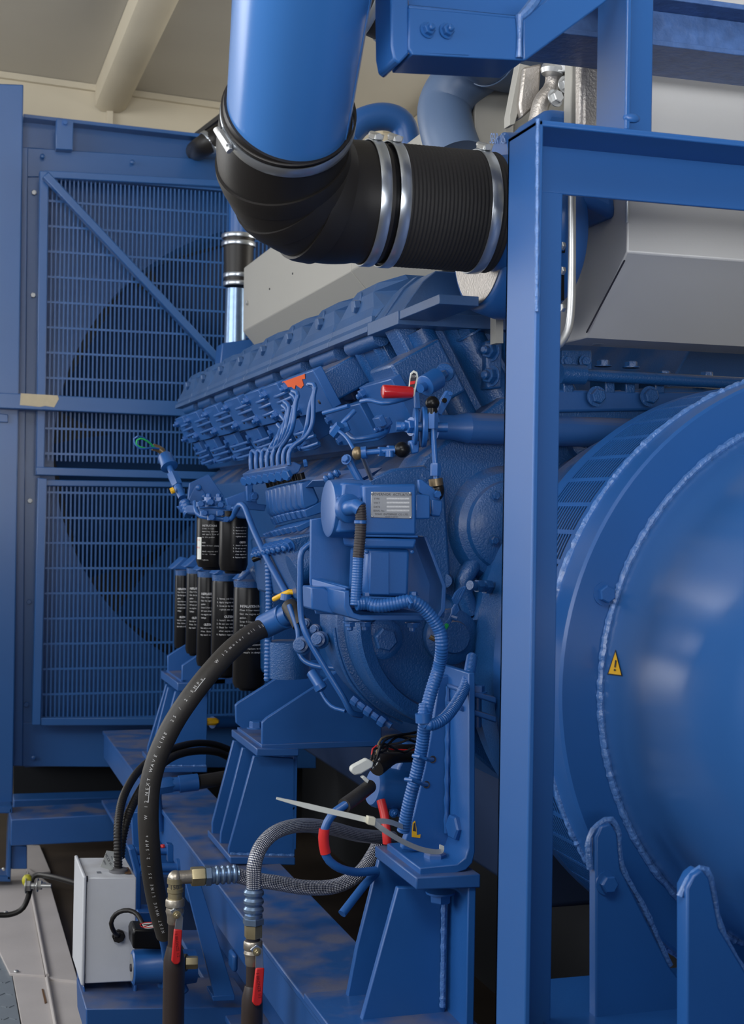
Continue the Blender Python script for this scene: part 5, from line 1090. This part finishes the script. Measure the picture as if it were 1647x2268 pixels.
def strap(pp, w0, w1):
    P = T(pp); b = MB(); rings = []
    Q = []; E = [P[0]*2-P[1]]+P+[P[-1]*2-P[-2]]
    for i in range(1, len(E)-2):
        for j in range(8):
            t_ = j/8; p0_, p1_, p2_, p3_ = E[i-1:i+3]; Q.append(0.5*((2*p1_)+(p2_-p0_)*t_+(2*p0_-5*p1_+4*p2_-p3_)*t_*t_+(3*p1_-p0_-3*p2_+p3_)*t_**3))
    Q.append(P[-1]); n = len(Q)
    for i, q in enumerate(Q):
        tg = (Q[min(i+1,n-1)]-Q[max(i-1,0)]).normalized(); nn = Vector((0.15,-1,0.25)).normalized(); u = tg.cross(nn).normalized(); w = w0+(w1-w0)*min(1, i/(n*0.25))
        rings.append([q-u*w-nn*0.0005, q+u*w-nn*0.0005, q+u*w+nn*0.0005, q-u*w+nn*0.0005])
    return b.loft(rings)
strap([(612,1768,1.46), (700,1790,1.46), (770,1806,1.46), (824,1819,1.46)], 0.0012, 0.0029).build('tail', WHT, ct)
strap([(824,1819,1.462), (860,1820,1.50), (896,1833,1.56)], 0.0029, 0.0029).build('loop', WHT, ct)
strap([(824,1819,1.458), (855,1842,1.47), (900,1868,1.50), (940,1883,1.53), (974,1886,1.555), (978,1872,1.56)], 0.0029, 0.0029).build('loop', WHT, ct)
MB().pY([(815,1808), (833,1812), (831,1831), (813,1826)], 1.453, 0.008).build('head', mat('aged_nylon', (0.62,0.60,0.48), 0.45), ct, bev=0.001)
# ================================================================== PIPES WITH BALL VALVES AND BRAIDED HOSES
def riser(x, Y, ytop_ins, yneck, yv1, yv0, rI, label, side, lev):
    rp = thing('insulated_pipe', 'dark brown insulated pipe rising from the floor, '+side, 'pipe', None)
    c = PY(x, 2100, Y); zt_ = PY(x, ytop_ins, Y).z; zn = PY(x, yneck, Y).z; zv1 = PY(x, yv1, Y).z; R1 = rad(rI, c)
    MB().lathe((c.x,c.y,0.0), (0,0,1), [(0,R1), (zt_-0.02,R1), (zt_-0.004,R1*0.98), (zt_+0.012,R1*0.72), (zn,R1*0.68)], 36).build('insulation', INSU, rp)
    MB().lathe((c.x,c.y,zn), (0,0,1), [(0,R1*0.6), (zv1-zn,R1*0.6)], 28).build('bare_pipe', INSU, rp)
    bv = thing('ball_valve', label, 'valve')
    zv0 = PY(x, yv0, Y).z
    MB().lathe((c.x,c.y,zv1), (0,0,1), [(0,R1*0.62), (0.002,R1*0.70), (0.010,R1*0.72), (0.014,R1*0.80), ((zv0-zv1)*0.5,R1*0.86), (zv0-zv1-0.012,R1*0.78), (zv0-zv1-0.010,R1*0.88), (zv0-zv1-0.002,R1*0.88), (zv0-zv1,R1*0.8)], 36).build('body', NICK, bv)
    return c, R1, zv1, zv0, bv
def lever(bv, Y, xs, ys, pts, red):
    MB().pY(pts, Y, 0.003).build('lever_neck', CHR, bv, bev=0.0006)
    bolt(PY(xs,ys,Y), (0,-1,0), 0.0042, bv, BRASS, 'stud')
    r = MB().pY(red, Y-0.0015, 0.006).build('lever_grip', RED, bv, bev=0.0018); r['label'] = 'red vinyl grip'
    b = MB(); cx = sum(p[0] for p in red)/len(red); y0 = min(p[1] for p in red); y1 = max(p[1] for p in red)
    e = PY(cx, (y0+y1)/2-4, Y-0.0016); text(b, '1 BRONZE 1/2', e, (0.12,0,-1), (1,0,0.12), (y1-y0)*0.68/6.2*rad(1,e)); b.build('lettering', mat('dark_red_ink', (0.16,0.01,0.01), 0.5), r)
Y1 = 1.93
c, R1, zv1, zv0, bv = riser(386, Y1, 2118, 2094, 2046, 1990, 24, 'dull metal ball valve with red lever under the brass elbow', 'left of the pair', None)
lever(bv, c.y-R1-0.004, 391, 2026, [(377,2018), (386,2012), (400,2020), (406,2032), (404,2064), (386,2064), (390,2036)], [(386,2058), (404,2060), (400,2130), (395,2137), (387,2137), (380,2130)])
el_ = thing('brass_elbow', 'yellow zinc pipe elbow with hex nut above the left ball valve', 'pipe fitting')
zt0 = PY(386,1990,Y1).z
MB().lathe((c.x,c.y,zt0), (0,0,1), [(0,R1*0.66), (0.008,R1*0.66), (0.009,R1*0.74), (0.014,R1*0.74), (0.015,R1*0.64), (0.020,R1*0.64), (0.021,R1*0.76), (0.028,R1*0.76)], 32).build('nipple', BRASS, el_)
q = [Vector((c.x,c.y,zt0+0.026)), Vector((c.x,c.y,PY(386,1955,Y1).z)), Vector((c.x+0.006,c.y,PY(386,1948,Y1).z)), Vector((c.x+0.014,c.y,PY(386,1944,Y1).z)), Vector((PY(424,1944,Y1).x,c.y,PY(386,1944,Y1).z))]
zE = q[-1].z
MB().cyl(q[0], Vector((c.x,c.y,zE-0.002)), rad(17,c), 28).cyl(Vector((c.x+0.002,c.y,zE)), q[-1], rad(15,c), 28).sphere(Vector((c.x,c.y,zE-0.0005)), rad(17.3,c), 28).build('elbow', NICK, el_)
b = MB(); text(b, '150', PY(386,1966,c.y-rad(17,c)-0.0003), (1,0,0), (0,0,1), 0.0085); b.build('lettering', INK, el_)
xn = PY(423,1945,Y1).x; MB().lathe((xn,c.y,zE), (1,0,0), [(0,rad(21,c)), (rad(4,c),rad(22,c)), (rad(28,c),rad(22,c)), (rad(31,c),rad(19,c))], 6).build('hex_nut', BRASS, el_)
def crimp(name, label, a, d, L_, r, n=4):
    t = thing(name, label, 'hose fitting'); d = Vector(d).normalized()
    MB().hexa(a, d, r*1.15, L_*0.18).build('swivel_nut', mat('blued_zinc', (0.22,0.32,0.48), 0.3, metal=0.75, var=0.3, vs=60), t)
    pr = [(L_*0.18, r*0.95), (L_*0.26, r*0.95)]
    for i in range(n):
        h0 = L_*(0.28+0.70*i/n); w = L_*0.70/n; pr += [(h0, r*0.86), (h0+w*0.3, r*1.06), (h0+w*0.62, r*1.06), (h0+w*0.9, r*0.86)]
    pr += [(L_, r*0.9)]
    MB().lathe(a, d, pr, 32).build('crimp_ferrule', MATS['blued_zinc'], t); return t
a_ = Vector((PY(454,1946,Y1).x, c.y, zE)); e_ = PY(527,1947,Y1)
crimp('hose_ferrule', 'crimped blue steel hose end screwed to the brass elbow', a_, (1,0,0), e_.x-a_.x, rad(20,a_), 4)
t = thing('braided_hose', 'braided steel hose running right from the brass elbow behind the other one', 'hose')
MB().tube([Vector((e_.x-0.006,c.y,zE))]+T([(560,1948,1.935), (610,1955,1.94), (680,1966,1.95), (745,1962,1.96), (795,1935,1.97), (825,1895,1.98), (848,1850,2.0)]), rad(17,e_), 24).build('hose', BRAID, t)
Y2 = 1.80
c, R1, zv1, zv0, bv = riser(560, Y2, 2205, 2182, 2138, 2083, 24, 'dull metal ball valve with red lever under the braided hose', 'right of the pair', None)
lever(bv, c.y-R1-0.004, 569, 2108, [(554,2104), (568,2092), (582,2102), (584,2148), (566,2150), (566,2118)], [(567,2144), (586,2144), (581,2222), (575,2229), (566,2229), (559,2221)])
t = thing('pipe_union', 'worn hex union between right ball valve and braided hose', 'pipe fitting')
zu = PY(560,2083,Y2).z; MB().lathe((c.x,c.y,zu), (0,0,1), [(0,R1*0.62), (0.004,R1*0.66)], 24).build('neck', INK, t)
MB().lathe((c.x,c.y,zu+0.004), (0,0,1), [(0,R1*0.82), (0.001,R1*0.86), (PY(560,2048,Y2).z-zu-0.004,R1*0.86)], 6).build('hex', BRASS, t)
zf_ = PY(560,2046,Y2).z; ze = PY(560,1966,Y2).z
crimp('hose_ferrule', 'crimped blue steel hose end standing on the right ball valve', Vector((c.x,c.y,zf_)), (0,0,1), ze-zf_, R1*0.88, 3)
t = thing('braided_hose', 'braided steel hose arching up from the right ball valve', 'hose')
MB().tube([Vector((c.x,c.y,ze-0.004)), Vector((c.x,c.y,ze+0.012))]+T([(563,1915,1.80), (578,1874,1.81), (612,1842,1.83), (665,1828,1.86), (730,1834,1.90), (795,1850,1.94), (870,1856,1.98)]), rad(16.5,c), 24).build('hose', BRAID, t)
# ================================================================== CONTROL BOX, PUMP, CONDUITS
YX = 2.30
bx = thing('control_box', 'light grey steel control box at the lower left', 'control box')
fr_ = [(193,1944), (302,1943), (299,2174), (188,2179)]
MB().pY(fr_, YX, 0.135).build('body', BOXG, bx, bev=0.002)
MB().pY([(184,1941), (192,1941), (187,2184), (179,2183)], YX-0.004, 0.145).build('door', BOXG, bx, bev=0.002)
b = MB(); b.tube(T([(193,1940,YX-0.0005), (193,1952,YX-0.0005)]), 0.0012, 6, smooth=False); b.tube(T([(187,2158,YX-0.0005), (186,2176,YX-0.0005)]), 0.0012, 6, smooth=False); b.build('hinge', INK, bx)
zb_ = PY(250,1943,YX).z
b = MB(); cg = PY(262,1936,YX+0.035); b.lathe(Vector((cg.x,cg.y,zb_-0.001)), (0,0,1), [(0,0.0155), (0.005,0.0150), (0.007,0.010)], 24); b.build('grommet', mat('grey_rubber', (0.12,0.12,0.13), 0.6), bx)
b = MB(); g0 = PY(285,1930,YX+0.02); b.box(g0.x-0.006, g0.x+0.004, g0.y-0.004, g0.y+0.035, zb_, zb_+0.001); b.build('dark_sticker', FOOT, bx)
b = MB(); g0 = PY(216,1932,YX+0.03); b.box(g0.x-0.008, g0.x+0.006, g0.y-0.004, g0.y+0.01, zb_, zb_+0.0008); b.build('grey_sticker', PLATE, bx)
b = MB(); g0 = PX(172,2030, PY(182,2060,YX+0.05).x-0.0005); b.prism([g0+Vector((0,-0.006,-0.008)), g0+Vector((0,0.010,-0.008)), g0+Vector((0,0.002,0.010))], (-0.0005,0,0)); b.build('warning_mark', INK, bx)
MB().lathe(PY(262,2072,YX), (0,-1,0), [(0,0.0105), (0.006,0.0105), (0.006,0.0085), (0.012,0.008)], 8).build('cable_gland', RUB, bx)
pc = thing('pump_cable', 'short black cable looping from the control box to the pump', 'cable')
TR([(262,2072,YX-0.01), (254,2066,YX-0.025), (246,2045,YX-0.035), (256,2025,YX-0.04), (278,2016,YX-0.05), (300,2022,YX-0.06), (314,2042,YX-0.08), (320,2062,YX-0.085)], 5.2, 12).build('cable', RUB, pc)
b = MB(); tg = thing('paper_tag', 'small white paper tag tied beside the conduit on the grey box', 'tag')
MB().prism([PY(222,1920,YX+0.02), PY(236,1884,YX+0.02), PY(252,1886,YX+0.02), PY(250,1928,YX+0.03), PY(246,1928,YX+0.03)], (0,0.0006,0)).build('card', WHT, tg)
b = MB(); e = PY(240,1904,YX+0.0185); text(b, 'MCCB W', e, (0.42,0,-0.9), (0.9,0,0.42), 0.0052); text(b, 'No. 12', e+Vector((0.007,0,0)), (0.42,0,-0.9), (0.9,0,0.42), 0.004); text(b, '380V', e+Vector((-0.006,0,-0.004)), (0.42,0,-0.9), (0.9,0,0.42), 0.004); b.build('writing', INK, tg)
CY = YX+0.035
k1 = thing('corrugated_conduit', 'front black corrugated conduit rising from the grey control box', 'conduit')
TR([(262,1938,CY), (261,1880,CY), (262,1820,CY+0.02), (275,1760,CY+0.08), (310,1704,CY+0.2), (360,1668,CY+0.35), (420,1648,CY+0.5), (470,1648,CY+0.6), (520,1665,CY+0.7)], 8.5, 14, corr=0.07, pitch=0.0050).build('conduit', RUB, k1)
MB().tube([PY(261,1904,CY), PY(261,1900,CY)], 0.0078, 16, smooth=False).build('white_tie', WHT, k1)
k2 = thing('corrugated_conduit', 'rear black corrugated conduit following the front one behind the rubber hose', 'conduit')
TR([(266,1900,CY+0.03), (272,1850,CY+0.03), (290,1790,CY+0.06), (330,1722,CY+0.2), (380,1678,CY+0.35), (430,1664,CY+0.5), (480,1666,CY+0.6), (520,1685,CY+0.7)], 8.5, 14, corr=0.07, pitch=0.0050).build('conduit', RUB, k2)
ub_ = thing('box_bracket', 'blue folded shelf under the grey control box with two bolts', 'bracket')
MB().pY([(184,2186), (187,2184), (194,2223), (285,2221), (295,2212), (297,2180), (303,2180), (302,2214), (290,2227), (188,2230)], YX, 0.12).build('folded_plate', BLUED, ub_, bev=0.001)
for x, y in ((212,2218),(262,2216)): bolt(PY(x,y+3,YX+0.03), (0,0,1), 0.0052, ub_, BLUE, 'hex')
cr = thing('front_cross_beam', 'dusty blue cross beam along the bottom under the box and pipes', 'beam')
MB().pY([(190,2234), (560,2230), (560,2300), (192,2305)], 2.22, 0.15).build('beam', BLUED, cr, bev=0.002); MB().pY([(200,2305), (240,2305), (240,2500), (200,2500)], 2.24, 0.08).build('leg', BLUE, cr)
sv = thing('diagonal_strut', 'blue flat strut slanting down between the two insulated pipes', 'strut')
MB().prism([PY(408,1946,2.25), PY(446,1962,2.25), PY(520,2206,2.20), PY(476,2210,2.20)], (0,0.012,0)).build('strut', BLUE, sv, bev=0.001); MB().pY([(470,2206), (520,2204), (520,2216), (472,2218)], 2.20, 0.05).build('foot', BLUE, sv, bev=0.001)
t = thing('rusty_bolt', 'small brass hex plug between the insulated pipes', 'bolt'); MB().hexa(PY(412,2132,2.15), (1,-0.2,0), 0.010, 0.018).build('plug', BRASS, t); MB().cyl(PY(398,2132,2.155), PY(413,2132,2.15), 0.013, 16).build('washer', TARN, t)
wp = thing('circulation_pump', 'blue circulation pump with black terminal box and round red sticker', 'pump')
YW = 2.18; c = PY(292,2143,YW+0.03)
MB().lathe(c, (1,0,0), [(0,rad(34,c)), (0.002,rad(38,c)), (0.045,rad(38,c)), (0.048,rad(41,c)), (0.062,rad(41,c))], 40).build('motor', BLUE, wp)
MB().lathe(c+Vector((-0.0008,0,0)), (1,0,0), [(0,rad(29,c)), (0.001,rad(29,c))], 36).build('name_disc', PLATE, wp)
MB().lathe(c+Vector((-0.003,0,0)), (1,0,0), [(0,rad(8,c)), (0.003,rad(9,c))], 16).build('vent_screw', INK, wp)
tb = MB().pY([(293,2070), (298,2058), (352,2060), (358,2075), (360,2104), (294,2102)], YW, 0.05).build('terminal_box', BLK, wp, bev=0.003)
zt_ = PY(320,2060,YW).z; cs = PY(329,2062,YW+0.022)
MB().lathe(Vector((cs.x,cs.y,zt_+0.0002)), (0,0,1), [(0,0.0165), (0.0006,0.0165)], 36).build('sticker', WHT, wp)
b = MB(); b.lathe(Vector((cs.x,cs.y,zt_+0.0009)), (0,0,1), [(0,0.0125), (0.0003,0.0125), (0.0003,0.0150), (0,0.0150)], 36, cap=False); b.bar(Vector((cs.x-0.009,cs.y-0.009,zt_+0.0011)), Vector((cs.x+0.009,cs.y+0.009,zt_+0.0011)), 0.002, 0.0004); b.build('red_ring', RED, wp)
b = MB(); b.bar(Vector((cs.x-0.008,cs.y+0.003,zt_+0.0012)), Vector((cs.x+0.008,cs.y+0.001,zt_+0.0012)), 0.003, 0.0003); b.bar(Vector((cs.x-0.002,cs.y-0.004,zt_+0.0012)), Vector((cs.x+0.006,cs.y+0.005,zt_+0.0012)), 0.002, 0.0003); b.build('black_symbol', INK, wp)
MB().lathe(PY(362,2145,YW+0.03), (1,0,0), [(-0.004,rad(44,c)), (0.012,rad(46,c)), (0.02,rad(40,c)), (0.05,rad(36,c))], 36).build('volute', BLUE, wp)
MB().pY([(348,2175), (362,2160), (405,2165), (420,2195), (408,2205), (350,2190)], YW+0.02, 0.02).build('foot', BLUE, wp, bev=0.003)
TR([(366,2068,2.09), (372,2092,2.11), (376,2120,2.14)], 17, 20).build('inlet_socket', BLUE, wp)
# mixed blue tank parts between box and rail
bt = thing('heater_tank', 'blue bracket frame with two crosswise tubes behind the rubber hose', 'bracket')
MB().pY([(285,1880), (300,1878), (312,1925), (312,2030), (300,2040), (300,1935)], 2.50, 0.03).build('side_plate', BLUE, bt, bev=0.002)
MB().tube(T([(300,1885,2.55), (375,1885,2.55)]), rad(9,PY(300,1885,2.55)), 16, smooth=False).build('cross_tube', BLUE, bt)
MB().tube(T([(310,1922,2.50), (392,1922,2.50)]), rad(10,PY(300,1885,2.55)), 16, smooth=False).build('cross_tube', BLUE, bt)
MB().lathe(PY(390,1922,2.50), (1,0,0), [(0,0.016), (0.005,0.016)], 24).build('end_disc', BLUE, bt)
MB().pY([(370,1870), (384,1872), (384,1910), (372,1910)], 2.53, 0.02).build('end_plate', BLUE, bt, bev=0.001)
MB().pY([(305,2020), (372,2020), (372,2062), (305,2062)], 2.48, 0.05).build('lower_plate', BLUE, bt, bev=0.002)
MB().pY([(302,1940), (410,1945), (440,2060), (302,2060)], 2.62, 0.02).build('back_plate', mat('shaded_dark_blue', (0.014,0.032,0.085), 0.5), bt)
b = MB(); b.sphere(PY(350,1876,2.55), 0.005, 8); b.sphere(PY(360,1875,2.55), 0.005, 8); o = b.build('red_caps', RED, bt)
# plate hanging off the rail's left side at the rear
t = thing('rail_side_plate', 'blue vertical plate beside the rubber hose left of the base rail', 'plate'); MB().pY([(290,1800), (362,1790), (372,1850), (400,1880), (400,1960), (300,1960)], 2.95, 0.012).build('plate', BLUE, t, bev=0.002)
t = thing('hose_coupling', 'blue crimped coupling and black hose above the base rail', 'hose fitting')
MB().hexa(PY(352,1742,2.90), (1,0,0.12), 0.017, 0.03).build('nut', BLUE, t)
MB().tube(T([(362,1740,2.90), (398,1736,2.90)]), 0.0145, 20, smooth=False).build('collar', BLUE, t); MB().tube(T([(396,1737,2.90), (438,1732,2.90)]), 0.0175, 24, smooth=False).build('ferrule', BLUE, t)
MB().tube(T([(436,1733,2.90), (480,1726,2.92), (560,1712,2.96)]), 0.0150, 20).build('hose', HOSE, t)
MB().tube(T([(352,1730,2.90), (345,1760,2.90), (348,1800,2.90), (352,1840,2.90)]), 0.012, 16).build('down_pipe', BLUE, t)
t = thing('yellow_plug', 'small yellow plastic cap in the dark behind the far pedestal', 'cap'); MB().sphere(PY(468,1598,3.2), 0.012, 10, (1.6,1,0.8)).build('cap', YEL, t); MB().tube(T([(470,1600,3.21), (520,1600,3.25)]), 0.014, 12).build('pipe', BLUE, t)
# earthing strap with bolt on the floor
gs = thing('earth_cable', 'black earthing cable bolted over the white floor sheets', 'cable')
TR([(-20,2026,2.9), (20,2026,2.9), (48,2014,2.9), (62,1988,2.9), (68,1960,2.9), (72,1944,2.9), (85,1938,2.9), (120,1943,2.85), (165,1955,2.80), (190,1962,2.78)], 6, 14).build('cable', RUB, gs)
p = PY(57,1962,2.89); bolt(p, (1,-0.25,0), 0.011, gs, ZINC, 'stud'); bolt(p+Vector((0.022,0,0)), (1,-0.25,0), 0.010, gs, ZINC, 'stud')
MB().cyl(p, p+Vector((0.048,-0.012,0)), 0.0045, 12).build('threaded_rod', ZINC, gs)
b = MB(); b.sphere(PY(60,1950,2.90), 0.0115, 12, (0.9,0.8,1.1)); o = b.build('striped_sleeve', mat('yellow_green_sleeve', (0.45,0.42,0.03), 0.5, var=0.4, vs=50), gs); o['label'] = 'yellow and green earth sleeve'
settle()
